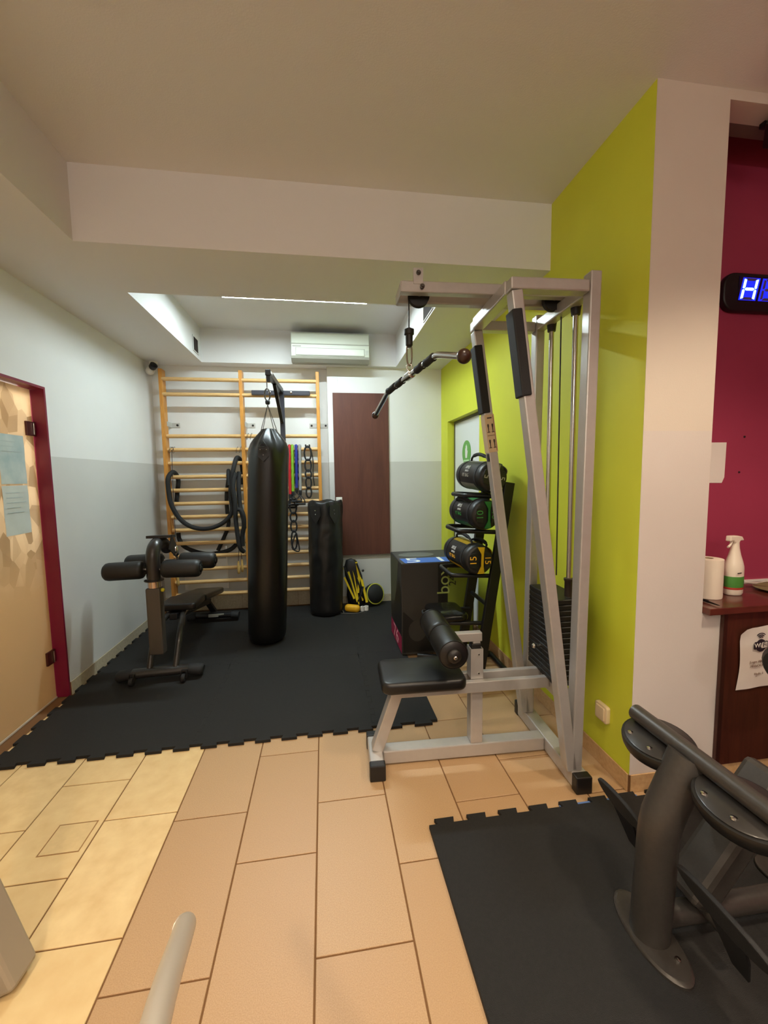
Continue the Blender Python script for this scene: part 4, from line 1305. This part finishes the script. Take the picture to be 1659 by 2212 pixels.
def fit_bag(num, label, loc, col, col2, pitch, roll, lift=1.0, angs=(100, 40)):
    t = thing('fit_bag', label, 'weight bag', loc, 0, 'fit bags on the black rack')
    t.rotation_euler = (math.radians(pitch), math.radians(roll), math.radians(3))
    AC = mat('fit_bag_accent_' + num, col, 0.5, var=0.2, vscale=30)
    AN = mat('fit_bag_number_' + num, col2, 0.5)
    L = 0.46
    prof = [(0.004, 0.006), (0.076, 0.0), (0.092, 0.006), (0.102, 0.02), (FB_R, 0.05), (FB_R, L - 0.05), (0.10, L - 0.02), (0.09, L - 0.005), (0.07, L), (0.004, L)]
    MB().lathe(prof, (0, 0, 0), (0, 1, 0), 40).build('bag_body', BAGK, t, 50)
    # accent panels
    for a0, a1, y0, y1 in ((62, 118, 0.10, 0.36), (215, 262, 0.12, 0.40), (20, 55, 0.02, 0.2)):
        p_ = MB()
        arc_patch(p_, a0, a1, y0, y1, FB_R + 0.001, 8, 0.02)
        p_.build('accent_panel', AC, t, 60)
    # end cap: accent stripe between two black pads with the number
    ef = frame_m((0, -0.0045, 0), (1, 0, 0), (0, 0, 1))
    MB().prism([(0.012, -0.092), (0.028, -0.09), (0.022, -0.04), (0.024, 0.04), (0.03, 0.088), (-0.02, 0.09), (0.008, 0.04), (0.006, -0.04), (-0.02, -0.09)], 0.006, ef).build('end_stripe', AC, t)
    for s_ in (-1, 1):
        poly = [(s_ * 0.03, 0.055), (s_ * 0.075, 0.045), (s_ * 0.085, 0.0), (s_ * 0.075, -0.045), (s_ * 0.03, -0.055)]
        if s_ > 0:
            poly.reverse()
        MB().prism(poly, 0.007, ef).build('end_pad', BAGK, t, bevel=0.002)
    n1 = text_part('number', num, 0.066, frame_m((-0.05, -0.0125, 0), (0, 0, 1), (-1, 0, 0)), AN, t)
    n2 = text_part('number', num, 0.06, frame_m((0.05, -0.0125, 0), (0, 0, -1), (1, 0, 0)), AN, t)
    # print on the side that faces the room
    for txt, a, y, sz, mm in (('APUS', 152, 0.24, 0.036, BWH), ('SPORTS', 167, 0.23, 0.02, BWH), ('FIT BAG', 184, 0.24, 0.036, AN)):
        ra = math.radians(a)
        nrm = Vector((math.cos(ra), 0, math.sin(ra)))
        up = Vector((math.sin(ra), 0, -math.cos(ra)))
        if up.z < 0:
            up = -up
        text_part('print', txt, sz, frame_m(nrm * (FB_R + 0.003) + Vector((0, y, 0)), (0, -1, 0), up), mm, t, squash=0.9)
    # webbing and handles
    for y in (0.085, 0.375):
        MB().lathe([(FB_R + 0.0005, y - 0.012), (FB_R + 0.003, y - 0.011), (FB_R + 0.003, y + 0.011), (FB_R + 0.0005, y + 0.012)], (0, 0, 0), (0, 1, 0), 40).build('webbing_band', BLACKR, t, 40)
    for a in angs:
        ra = math.radians(a)
        nrm = Vector((math.cos(ra), 0, math.sin(ra)))
        pts = spline([nrm * FB_R + Vector((0, 0.085, 0)), nrm * (FB_R + 0.028 * lift) + Vector((0, 0.115, 0)), nrm * (FB_R + 0.046 * lift) + Vector((0, 0.20, 0)), nrm * (FB_R + 0.048 * lift) + Vector((0, 0.27, 0)), nrm * (FB_R + 0.03 * lift) + Vector((0, 0.35, 0)), nrm * FB_R + Vector((0, 0.375, 0))], 5)
        MB().tube(pts, [0.008 if i < 7 or i > len(pts) - 8 else 0.013 for i in range(len(pts))], 8).build('carry_handle', BLACKR, t, 60)
    return t


fit_bag('15', 'black and yellow fit bag marked 15 on the rack', (1.03, 2.60, 0.902), (214, 178, 20), (238, 180, 40), 0, 0)
fit_bag('10', 'black and green fit bag marked 10 on the rack', (1.075, 2.60, 1.2085), (30, 120, 52), (60, 140, 70), 0, 0, 0.45, (128, 60))
fit_bag('5', 'black and grey fit bag marked 5 on top of the rack', (1.125, 2.60, 1.456), (140, 138, 128), (170, 168, 158), 3, 8)
t = thing('flat_bag', 'flat glossy black bag lying on the lowest rack shelf', 'bag', (0.86, 2.83, 0.455))
MB().pad(0, 0, 0, 0.26, 0.33, 0.05, 0.06, 0.024, puff=0.012).build('bag_body', mat('crumpled_black', (16, 15, 15), 0.22, bump=0.8, bscale=24), t, 60)
MB().tube(spline([(-0.12, -0.06, 0.02), (-0.16, -0.04, 0.03), (-0.17, 0.0, 0.025), (-0.16, 0.04, 0.03), (-0.12, 0.06, 0.02)], 5), 0.008, 8).build('strap', BLACKR, t, 60)

# ------------------------------------------------------------------ heap of yellow and black training gear
YG = thing('agility_kit', 'bundle of yellow straps and poles with a black pouch leaning on the wall', 'training kit', (0.3, 4.45, MT))
o_ = Vector((0.3, 4.45, MT))


def yl(*p):
    return Vector(p) - o_


for a, b_, w_ in (((0.246, 4.45, 0.431), (0.337, 4.40, 0.10), 0.022), ((0.199, 4.42, 0.377), (0.301, 4.38, 0.143), 0.02), ((0.381, 4.42, 0.372), (0.439, 4.38, 0.095), 0.026), ((0.34, 4.45, 0.509), (0.36, 4.44, 0.36), 0.022), ((0.372, 4.45, 0.433), (0.345, 4.41, 0.197), 0.024), ((0.30, 4.46, 0.44), (0.352, 4.40, 0.07), 0.014), ((0.35, 4.45, 0.36), (0.395, 4.40, 0.11), 0.016)):
    MB().beam(yl(*a), yl(*b_), w_, 0.008, (0, 1, 0.2)).build('yellow_strip', YEL, YG, bevel=0.002)
for a, b_ in (((0.20, 4.43, 0.50), (0.30, 4.41, 0.16)), ((0.30, 4.42, 0.45), (0.40, 4.41, 0.12)), ((0.40, 4.40, 0.27), (0.34, 4.38, 0.11)), ((0.33, 4.44, 0.55), (0.42, 4.42, 0.22))):
    MB().tube([yl(*a), (yl(*a) + yl(*b_)) / 2 + Vector((0.01, -0.01, 0)), yl(*b_)], 0.009, 8).build('black_strap', BLACKR, YG, 60)
b = MB()
prof = [(0.01, 0.0), (0.085, 0.02), (0.10, 0.12), (0.085, 0.26), (0.09, 0.36), (0.08, 0.45), (0.05, 0.53), (0.01, 0.545)]
vs = []
for i, (r, z) in enumerate(prof):
    for k in range(20):
        a = 2 * math.pi * k / 20
        f_ = 1 + 0.14 * math.sin(3 * a + z * 9) + 0.07 * math.sin(5 * a)
        vs.append((r * f_ * math.cos(a) - 0.01 - 0.06 * (z / 0.55) + 0.05, 0.07 + 0.55 * r * f_ * math.sin(a), z))
b.add(vs, [(i * 20 + k, i * 20 + (k + 1) % 20, (i + 1) * 20 + (k + 1) % 20, (i + 1) * 20 + k) for i in range(len(prof) - 1) for k in range(20)] + [tuple(range(19, -1, -1)), tuple(140 + k for k in range(20))])
b.build('black_pouch', mat('pouch_black', (26, 26, 27), 0.55, bump=0.5, bscale=30), YG, 60)
for x, y, z in ((0.18, 4.42, 0.475), (0.335, 4.44, 0.53), (0.405, 4.43, 0.44)):
    MB().sphere(yl(x, y, z), 0.014, 10, 8).build('strap_clip', YEL if x < 0.4 else BLACKP, YG, 60)
t = thing('yellow_foam_block', 'rounded yellow foam block on the mat before the yellow straps', 'foam block', (0.275, 4.335, MT))
MB().pad(0, 0, 0, 0.17, 0.08, 0.075, 0.035, 0.03, Matrix.Rotation(math.radians(-28), 4, 'Z')).build('foam_body', YELF, t, 60)
t = thing('round_cushion', 'round black cushion with yellow piping leaning by the brown panel', 'cushion', (0.53, 4.53, MT))
dm = Matrix.Translation((0, 0, 0.125)) @ Matrix.Rotation(math.radians(28), 4, 'Z') @ Matrix.Rotation(math.radians(-14), 4, 'X')
prof = [(0.01, -0.075), (0.075, -0.07), (0.108, -0.04), (0.118, 0.0), (0.108, 0.04), (0.07, 0.055), (0.01, 0.055)]
cb = MB().lathe(prof, (0, 0, 0), (0, 1, 0), 28)
cb.v = [tuple(dm @ Vector(v)) for v in cb.v]
cb.build('cushion_body', BLACKR, t, 60)
cb = MB().tube([(0.112 * math.cos(a * math.pi / 16), -0.038, 0.112 * math.sin(a * math.pi / 16)) for a in range(32)], 0.007, 8, True)
cb.v = [tuple(dm @ Vector(v)) for v in cb.v]
cb.build('yellow_piping', mat('piping_yellow', (196, 196, 70), 0.6), t, 60)
for k, x in enumerate((0.385, 0.428)):
    t = thing('tape_roll', ['left', 'right'][k] + ' small white tape roll beside the yellow foam block', 'tape roll', (x, 4.345 + 0.01 * k, MT), 0, 'white tape rolls')
    MB().lathe([(0.012, 0), (0.024, 0), (0.024, 0.045), (0.012, 0.045), (0.012, 0)], n=20).build('tape', WPLAS, t, 40)
    MB().lathe([(0.0115, 0.001), (0.0115, 0.044), (0.010, 0.044), (0.010, 0.001), (0.0115, 0.001)], n=16).build('core', mat('cardboard', (160, 130, 90), 0.8), t, 40)
t = thing('thin_cable', 'thin grey cable loop on the mat before the black floor bag', 'cable', (0.24, 4.30, MT))
MB().tube(spline([(-0.06, 0.0, 0.004), (-0.075, 0.05, 0.02), (-0.10, 0.07, 0.004), (-0.12, 0.03, 0.004), (-0.06, -0.02, 0.004), (0.06, -0.04, 0.004), (0.14, -0.01, 0.004)], 6), 0.003, 6).build('cable', mat('cable_grey', (110, 108, 104), 0.5), t, 60)

# ------------------------------------------------------------------ counter in the niche and what stands on it
CT = thing('counter', 'dark brown counter with wooden front panel in the wall niche', 'counter', (1.705, 1.563, 0.829))
MB().box((0, 0, 0), (XR - 1.71, 0.366, 0.031)).build('worktop', COUNTW, CT, bevel=0.003)
MB().box((0.52, 0.354, 0.0315), (XR - 1.71, 0.366, 0.042)).build('back_strip', WPLAS, CT)
fpn = MB().box((0.095, 0.019, -0.741), (1.68, 0.036, -0.001)).build('front_panel', COUNTP, CT, bevel=0.002)
MB().box((0.0945, 0.017, -0.741), (0.115, 0.0185, -0.001)).build('edge_strip', mat('edge_dark', (46, 20, 14), 0.4), fpn)

ZT = 0.861
t = thing('spray_bottle', 'white trigger spray bottle with green label on the counter', 'bottle', (2.025, 1.745, ZT), math.radians(14))
t.scale = (1.13, 1.13, 1.14)
BOT = mat('bottle_white', (236, 226, 208), 0.35)
MB().lathe([(0.02, 0.0), (0.038, 0.001), (0.042, 0.008), (0.042, 0.115), (0.041, 0.125), (0.036, 0.145), (0.026, 0.175), (0.019, 0.205), (0.017, 0.225), (0.0175, 0.232)], n=32, sx=1.05, sy=0.8).build('bottle_body', BOT, t, 50)
MB().lathe([(0.0427, 0.035), (0.0429, 0.036), (0.0429, 0.082), (0.0427, 0.083)], n=32, sx=1.05, sy=0.8).build('green_label', mat('label_green', (74, 140, 58), 0.5), t, 50)
MB().lathe([(0.0427, 0.026), (0.0430, 0.027), (0.0430, 0.034), (0.0427, 0.035)], n=32, sx=1.05, sy=0.8).build('red_label_band', mat('label_red', (170, 52, 40), 0.5), t, 50)
bl = MB()
for i in range(5):
    a = math.radians(-62 + 7 * i)
    for z in (0.046, 0.062):
        bl.v.append((0.0431 * 1.055 * math.cos(a), 0.0431 * 0.806 * math.sin(a), z))
bl.f = [(2 * i, 2 * i + 2, 2 * i + 3, 2 * i + 1) for i in range(4)]
bl.build('blue_label_mark', mat('label_blue', (70, 130, 190), 0.5), t)
text_part('label_print', 'CLEANER', 0.008, frame_m((-0.01, -0.0352, 0.101), (1, 0, 0), (0, 0, 1)), INK, t) if False else MB().box((-0.035, -0.0338, 0.099), (-0.006, -0.0325, 0.103)).build('label_print', INK, t)
MB().prism([(-0.055, 0.238), (-0.052, 0.262), (0.0, 0.26), (0.032, 0.254), (0.048, 0.236), (0.02, 0.236), (0.01, 0.228), (-0.018, 0.228), (-0.03, 0.24)], 0.022, frame_m((0, 0.011, 0), (1, 0, 0), (0, 0, 1))).build('trigger_head', BOT, t, bevel=0.004)
MB().tube(spline([(-0.026, 0, 0.24), (-0.036, 0, 0.222), (-0.052, 0, 0.212)], 4), 0.005, 8).build('trigger_lever', BOT, t, 60)
t = thing('paper_roll', 'white kitchen paper roll standing on the counter by the column', 'paper roll', (1.865, 1.735, ZT))
prof = [(0.021, 0.0), (0.062, 0.0), (0.063, 0.004), (0.062, 0.19), (0.021, 0.192), (0.021, 0.0)]
MB().lathe(prof, n=32).build('paper', mat('tissue', (238, 226, 206), 0.85, bump=0.4, bscale=20), t, 50)
MB().lathe([(0.0205, 0.001), (0.0205, 0.191), (0.0185, 0.191), (0.0185, 0.001), (0.0205, 0.001)], n=20).build('core', MATS['cardboard'], t, 50)
t = thing('green_plate', 'flat olive green plate on the counter', 'plate', (2.31, 1.735, ZT))
MB().lathe([(0.06, 0.0), (0.07, 0.004), (0.115, 0.012), (0.117, 0.014), (0.112, 0.0145), (0.068, 0.008), (0.004, 0.008)], n=36).build('dish', mat('plate_green', (122, 124, 84), 0.3), t, 50)
for k, (x, y, z, rz, lab) in enumerate(((2.185, 1.862, ZT + 0.0075, 3, 'metal fork lying flat on the counter beside the spray bottle'), (2.25, 1.80, ZT + 0.032, -40, 'metal fork resting on the edge of the green plate'))):
    t = thing('fork', lab, 'fork', (x, y, z), math.radians(rz), 'forks on the counter')
    t.rotation_euler = (0, math.radians(0 if k == 0 else -14), math.radians(rz))
    t.scale = (1.2, 1.2, 1.2)
    MB().tube(spline([(0.0, 0, 0), (0.06, 0, 0.004), (0.13, 0, 0)], 5), [0.003] * 11, 8, flat=1.6).build('handle', mat('cutlery_steel', (214, 208, 198), 0.3, metal=0.5), t, 60)
    for j in range(4):
        MB().tube([(0.0, (j - 1.5) * 0.0035, 0), (-0.012, (j - 1.5) * 0.006, -0.002), (-0.045, (j - 1.5) * 0.006, 0.006)], 0.002, 6).build('tine', mat('cutlery_steel', (214, 208, 198), 0.3, metal=0.5), t, 60)
t = thing('pen', 'thin black pen lying near the counter edge', 'pen', (1.775, 1.665, ZT + 0.006), math.radians(-92))
MB().tube([(0, 0, 0), (0.03, 0, 0), (0.075, 0, 0), (0.085, 0, 0)], [0.006, 0.005, 0.0025, 0.001], 8).build('barrel', BLACKP, t, 50)
MB().box((0.0, -0.0015, 0.005), (0.028, 0.0015, 0.007)).build('clip', BLACKP, t)

# digital timer on the purple wall
t = thing('digital_timer', 'black digital wall timer with blue LED digits on the purple wall', 'timer', (2.04, 1.93, 2.30))
MB().pad(0.31, 0.095, 0, 0.62, 0.19, 0.035, 0.07, 0.01, frame_m((0, 0, -0.005), (1, 0, 0), (0, 0, 1))).build('case', mat('timer_case', (14, 12, 16), 0.4), t, 50)
MB().box((0.085, -0.0375, 0.045), (0.56, -0.0352, 0.165)).build('display', mat('timer_screen', (20, 12, 60), 0.25), t)
SEG_ON = emit_mat('segment_on', (150, 215, 255), 3.2)
SEG_BG = emit_mat('segment_glow', (18, 30, 210), 0.9)
SEG_OFF = mat('segment_off', (96, 84, 140), 0.5)


def seven(parent, x, z, w_, h, on, glow):
    """seven segments slanted to the right; 'on' is the set of lit segments"""
    def q(u, v):
        return (x + u * w_ + (v - 0.5) * h * 0.22, z + v * h)
    fm_ = frame_m((0, -0.0376, 0), (1, 0, 0), (0, 0, 1))
    if glow:
        MB().prism([q(-0.12, -0.02), q(1.12, -0.02), q(1.12, 1.02), q(-0.12, 1.02)], 0.0004, fm_).build('segment_glow', SEG_BG, parent)
    th = 0.16
    tv = th * w_ / h
    segs = {'a': [(0.1, 1), (0.9, 1), (0.9 - th, 1 - tv), (0.1 + th, 1 - tv)], 'd': [(0.1, 0), (0.1 + th, tv), (0.9 - th, tv), (0.9, 0)],
            'g': [(0.14, 0.5), (0.26, 0.5 + tv / 2), (0.74, 0.5 + tv / 2), (0.86, 0.5), (0.74, 0.5 - tv / 2), (0.26, 0.5 - tv / 2)],
            'f': [(0, 0.96), (th, 0.92), (th, 0.57), (0.07, 0.52), (0, 0.55)], 'b': [(1, 0.96), (1, 0.55), (0.93, 0.52), (1 - th, 0.57), (1 - th, 0.92)],
            'e': [(0, 0.04), (0, 0.45), (0.07, 0.48), (th, 0.43), (th, 0.08)], 'c': [(1, 0.04), (1 - th, 0.08), (1 - th, 0.43), (0.93, 0.48), (1, 0.45)]}
    for k, p_ in segs.items():
        MB().prism([q(u, v) for u, v in p_], 0.0012, fm_).build('segment', SEG_ON if k in on else SEG_OFF, parent)


seven(t, 0.105, 0.05, 0.082, 0.107, 'fegbc', True)
seven(t, 0.222, 0.05, 0.082, 0.107, 'c', True)
for k in range(2):
    seven(t, 0.339 + 0.117 * k, 0.05, 0.082, 0.107, '', False)

# paper on the purple wall, wifi notice on the counter front
t = thing('paper_notice', 'blank white paper sheet on the purple wall behind the column', 'paper', (2.0, 1.93, 1.414))
b = MB()
b.prism([(-0.06, 0.003), (0.128, 0.0), (0.142, 0.03), (0.144, 0.216), (-0.06, 0.216)], 0.0012, frame_m((0, -0.0012, 0), (1, 0, 0), (0, 0, 1)))
b.build('sheet', PAPER, t)
MB().box((0.046, -0.0032, 0.15), (0.0475, -0.0024, 0.20)).build('print_line', mat('faint_line', (190, 180, 170), 0.8), t)
for k, (x, z) in enumerate(((2.255, 1.66), (2.235, 1.47))):
    t = thing('wall_screw', ['upper', 'lower'][k] + ' small dark screw hole plug in the purple wall', 'screw', (x, 1.93, z), 0, 'screws in the purple wall')
    MB().lathe([(0.006, 0), (0.005, 0.003), (0.002, 0.004)], (0, 0, 0), (0, -1, 0), 10).build('head', BLACKP, t, 40)
WN = thing('wifi_notice', 'white paper notice with a WiFi logo taped to the counter front', 'paper', (1.88, 1.58, 0.455))
b = MB()
W_, H_ = 0.21, 0.297
vs = []
nx, nz = 8, 10
for j in range(nz + 1):
    for i in range(nx + 1):
        u, v = i / nx, j / nz
        x = W_ * u + 0.012 * v + 0.006 * math.sin(v * 5) * (1 - u)
        y = -0.003 - 0.004 * math.sin(u * 5 + v * 3) ** 2 - (0.008 * (1 - u) * (v - 0.8) / 0.2 if v > 0.8 else 0)
        z = H_ * v + 0.012 * u - (0.022 * max(0, 1 - u * 6) if j == nz else 0)
        vs.append((x, y, z))
b.add(vs, [(j * (nx + 1) + i, j * (nx + 1) + i + 1, (j + 1) * (nx + 1) + i + 1, (j + 1) * (nx + 1) + i) for j in range(nz) for i in range(nx)])
b.build('sheet', PAPER, WN, 60)
wf = frame_m((0.115, -0.0095, 0.212), (1, 0, 0.05), (0, 0, 1))
NV = mat('logo_ink', (34, 26, 40), 0.7)
oval = [(0.028 * math.cos(a * math.pi / 12), 0.03 * math.sin(a * math.pi / 12)) for a in range(24)]
MB().prism(oval, 0.0005, wf).build('logo_disc', NV, WN)
MB().prism([(-0.036, -0.016), (0.036, -0.016), (0.038, -0.01), (0.038, 0.014), (0.034, 0.019), (-0.032, 0.019), (-0.038, 0.012), (-0.038, -0.011)], 0.0007, wf).build('logo_bar', NV, WN)
MB().prism([(0.002, -0.013), (0.033, -0.013), (0.034, 0.014), (0.006, 0.014)], 0.0010, wf).build('logo_light_half', PAPER, WN)
text_part('logo_wi', 'Wi', 0.03, wf @ Matrix.Translation((-0.017, 0.001, 0.0013)), PAPER, WN)
text_part('logo_fi', 'Fi', 0.03, wf @ Matrix.Translation((0.019, 0.001, 0.0016)), NV, WN)
for r in (0.012, 0.02, 0.029):
    MB().tube([wf @ Vector((r * math.sin(a), 0.03 + r * math.cos(a), 0.0006)) for a in [(-0.8 + 1.6 * k / 10) for k in range(11)]], 0.0021, 6).build('logo_wave', NV, WN, 60)
for k, (txt, z) in enumerate((('S-ngm: ABinDCY', 0.135), ('MNbaOCY: 3N', 0.115), ('Hasło: 1', 0.075))):
    text_part('print', txt, 0.015, frame_m((0.115, -0.0085, z), (1, 0, 0.05), (0, 0, 1)), mat('print_grey', (140, 118, 104), 0.8), WN)

# black flood lamp under the niche ceiling
t = thing('flood_lamp', 'black flood lamp with cream lens at the top of the purple niche', 'lamp', (1.965, 1.68, 3.003))
MB().box((-0.012, -0.012, -0.02), (0.012, 0.012, 0)).build('bracket', BLACKP, t)
MB().obox((0.03, -0.03, -0.05), (0.15, 0.07, 0.055), (0.5, 0.1, 0.75)).build('housing', BLACKP, t, bevel=0.006)
MB().obox((0.055, -0.012, -0.075), (0.12, 0.05, 0.01), (0.5, 0.1, 0.75)).build('lens', mat('cream_lens', (196, 172, 132), 0.3), t)

# ------------------------------------------------------------------ dark grey back extension bench, lower right
HX = thing('back_extension_bench', 'dark grey tubular back extension bench with black pads, foreground right', 'bench', (0.985, 1.045, MT))


def hp(name, mb, material, parent=HX, smooth=None, bevel=0.0):
    return mb.build(name, material, parent, smooth, bevel)


ov = [(0.068 * math.cos(a * math.pi / 18), 0.142 * math.sin(a * math.pi / 18)) for a in range(36)]
fpl = MB()
for sc, z in ((1.0, 0.0), (1.0, 0.008), (0.93, 0.014), (0.9, 0.014)):
    fpl.add([(x * sc, y * sc - 0.005, z) for x, y in ov], [])
n_ = 36
fpl.f = [(i * n_ + k, i * n_ + (k + 1) % n_, (i + 1) * n_ + (k + 1) % n_, (i + 1) * n_ + k) for i in range(3) for k in range(n_)] + [tuple(range(n_ - 1, -1, -1)), tuple(3 * n_ + k for k in range(n_))]
hp('foot_plate', fpl, ANTHR, smooth=40)
hp('foot_screw', MB().lathe([(0.009, 0.014), (0.008, 0.018), (0.002, 0.02)], (0.02, -0.085, 0), n=12), CHROME, smooth=40)
hp('bent_post', MB().tube([(0.0, 0, 0.008), (0.014, 0, 0.33), (0.017, 0, 0.365), (0.024, 0, 0.395), (0.036, 0, 0.425), (0.108, 0.0, 0.585)], 0.056, 28), ANTHR, smooth=60)
hp('top_tube', MB().tube([(0.108, 0.225, 0.60), (0.108, 0.22, 0.60), (0.108, -0.30, 0.60), (0.108, -0.305, 0.60)], [0.018, 0.027, 0.027, 0.018], 20), ANTHR, smooth=50)
for yc_ in (0.115, -0.165):
    pm_ = Matrix.Translation((0.115, yc_, 0.525)) @ Matrix.Rotation(math.radians(-12), 4, 'Y')
    pp = MB()
    op = [(0.098 * math.cos(a * math.pi / 18), 0.125 * math.sin(a * math.pi / 18)) for a in range(36)]
    lv = ((0.9, 0.0), (0.97, 0.006), (1.0, 0.016), (1.0, 0.034), (0.975, 0.042), (0.95, 0.0425))
    pp.v = [tuple(pm_ @ Vector((x * s_, y * s_, z))) for s_, z in lv for x, y in op]
    pp.f = [(i * 36 + k, i * 36 + (k + 1) % 36, (i + 1) * 36 + (k + 1) % 36, (i + 1) * 36 + k) for i in range(len(lv) - 1) for k in range(36)] + [tuple(range(35, -1, -1)), tuple((len(lv) - 1) * 36 + k for k in range(36))]
    p_ = hp('thigh_pad', pp, VINYL, smooth=35)
    pl_ = MB()
    pl_.v = [tuple(pm_ @ Vector((x * s_, y * s_, z))) for s_, z in ((0.9, 0.0426), (0.9, 0.046), (0.87, 0.048)) for x, y in op]
    pl_.f = [(i * 36 + k, i * 36 + (k + 1) % 36, (i + 1) * 36 + (k + 1) % 36, (i + 1) * 36 + k) for i in range(2) for k in range(36)] + [tuple(72 + k for k in range(36))]
    hp('backing_plate', pl_, GREYM, p_, 40)
    for bx, by in ((-0.058, 0.055), (-0.058, -0.03)):
        hp('bolt', MB().lathe([(0.009, 0), (0.008, 0.004), (0.003, 0.006)], pm_ @ Vector((bx, by, 0.048)), (0, 0, 1), 12), CHROME, p_, 40)
hp('lower_tube', MB().tube([(0.0, 0.0, 0.06), (0.62, -0.01, 0.06)], 0.033, 18), ANTHR, smooth=50)
hp('diagonal_tube', MB().beam((0.13, 0.0, 0.11), (0.42, 0.0, 0.50), 0.09, 0.12, (0, 1, 0)), ANTHR, bevel=0.02)
hp('rear_foot_plate', MB().pad(0.62, -0.01, 0, 0.13, 0.36, 0.014, 0.06, 0.005), ANTHR, smooth=40)
for yc_, sgn in ((0.175, 1), (-0.205, -1)):
    fm_ = frame_m((0.018, yc_, 0.325), (0, 1, 0), (0.34, 0, -0.94))
    L2 = 0.105 if sgn > 0 else 0.135
    poly = [(L2 * math.cos(a * math.pi / 16), 0.018 - (0.03 if a <= 16 else 0.06) * math.sin(a * math.pi / 16)) for a in range(32)]
    fp_ = hp('foot_rest_plate', MB().prism(list(reversed(poly)), 0.014, fm_), BLACKR, bevel=0.004)
    tong = [(-0.055, 0.03), (0.06, 0.03), (0.035, 0.12), (0.015, 0.205), (-0.03, 0.205), (-0.05, 0.12)]
    hp('rest_tongue', MB().prism(tong, 0.008, fm_ @ Matrix.Translation((0, 0, 0.003))), DARKM, fp_, bevel=0.002)
hp('cross_tube', MB().cyl((0.16, -0.13, 0.10), (0.16, 0.13, 0.10), 0.02, 14), ANTHR, smooth=40)

# end of another black roller that reaches in from the right
t = thing('roller_stand', 'black round foam roller end on a post before the counter notice, right edge', 'gym machine', (1.90, 1.20, MT))
MB().lathe([(0.06, 0), (0.10, 0.0), (0.10, 0.012), (0.03, 0.02), (0.025, 0.74), (0.02, 0.745)], n=24).build('post', ANTHR, t, 40)
MB().lathe([(0.01, -0.30), (0.05, -0.30), (0.07, -0.28), (0.072, 0.12), (0.06, 0.14), (0.01, 0.14)], (0, 0, 0.757), (1, 0, 0), 24).build('foam_roller', FOAM, t, 40)

# ------------------------------------------------------------------ machine parts at the lower left edge
LM = thing('grey_machine', 'beige grey machine with round silver handle, lower left edge', 'gym machine', (-0.9, 1.0, 0))
BEI = mat('beige_grey_paint', (150, 138, 120), 0.45)
MB().beam((-0.06, 0.235, 0.01), (-0.42, 0.30, 1.05), 0.11, 0.10, (0, 1, 0)).build('slanted_post', BEI, LM, bevel=0.012)
MB().box((-0.5, -1.1, 0.0), (-0.04, 0.30, 0.06)).build('floor_base', BEI, LM, bevel=0.01) if False else None
MB().beam((-0.09, 0.24, 0.03), (-0.12, -0.9, 0.03), 0.07, 0.06).build('floor_beam', BEI, LM, bevel=0.01)
MB().beam((-0.12, -0.87, 0.03), (0.75, -0.9, 0.03), 0.07, 0.06).build('cross_beam', BEI, LM, bevel=0.01)
hd = MB().tube(spline([(0.603, -0.215, 0.598), (0.605, -0.222, 0.604), (0.61, -0.235, 0.612), (0.655, -0.47, 0.745), (0.70, -0.65, 0.80), (0.72, -0.80, 0.70), (0.72, -0.88, 0.06)], 6), 0.0205, 20)
hd.build('round_handle', mat('brushed_silver', (196, 186, 172), 0.35, metal=0.35, bump=0.05, bscale=200), LM, 60)
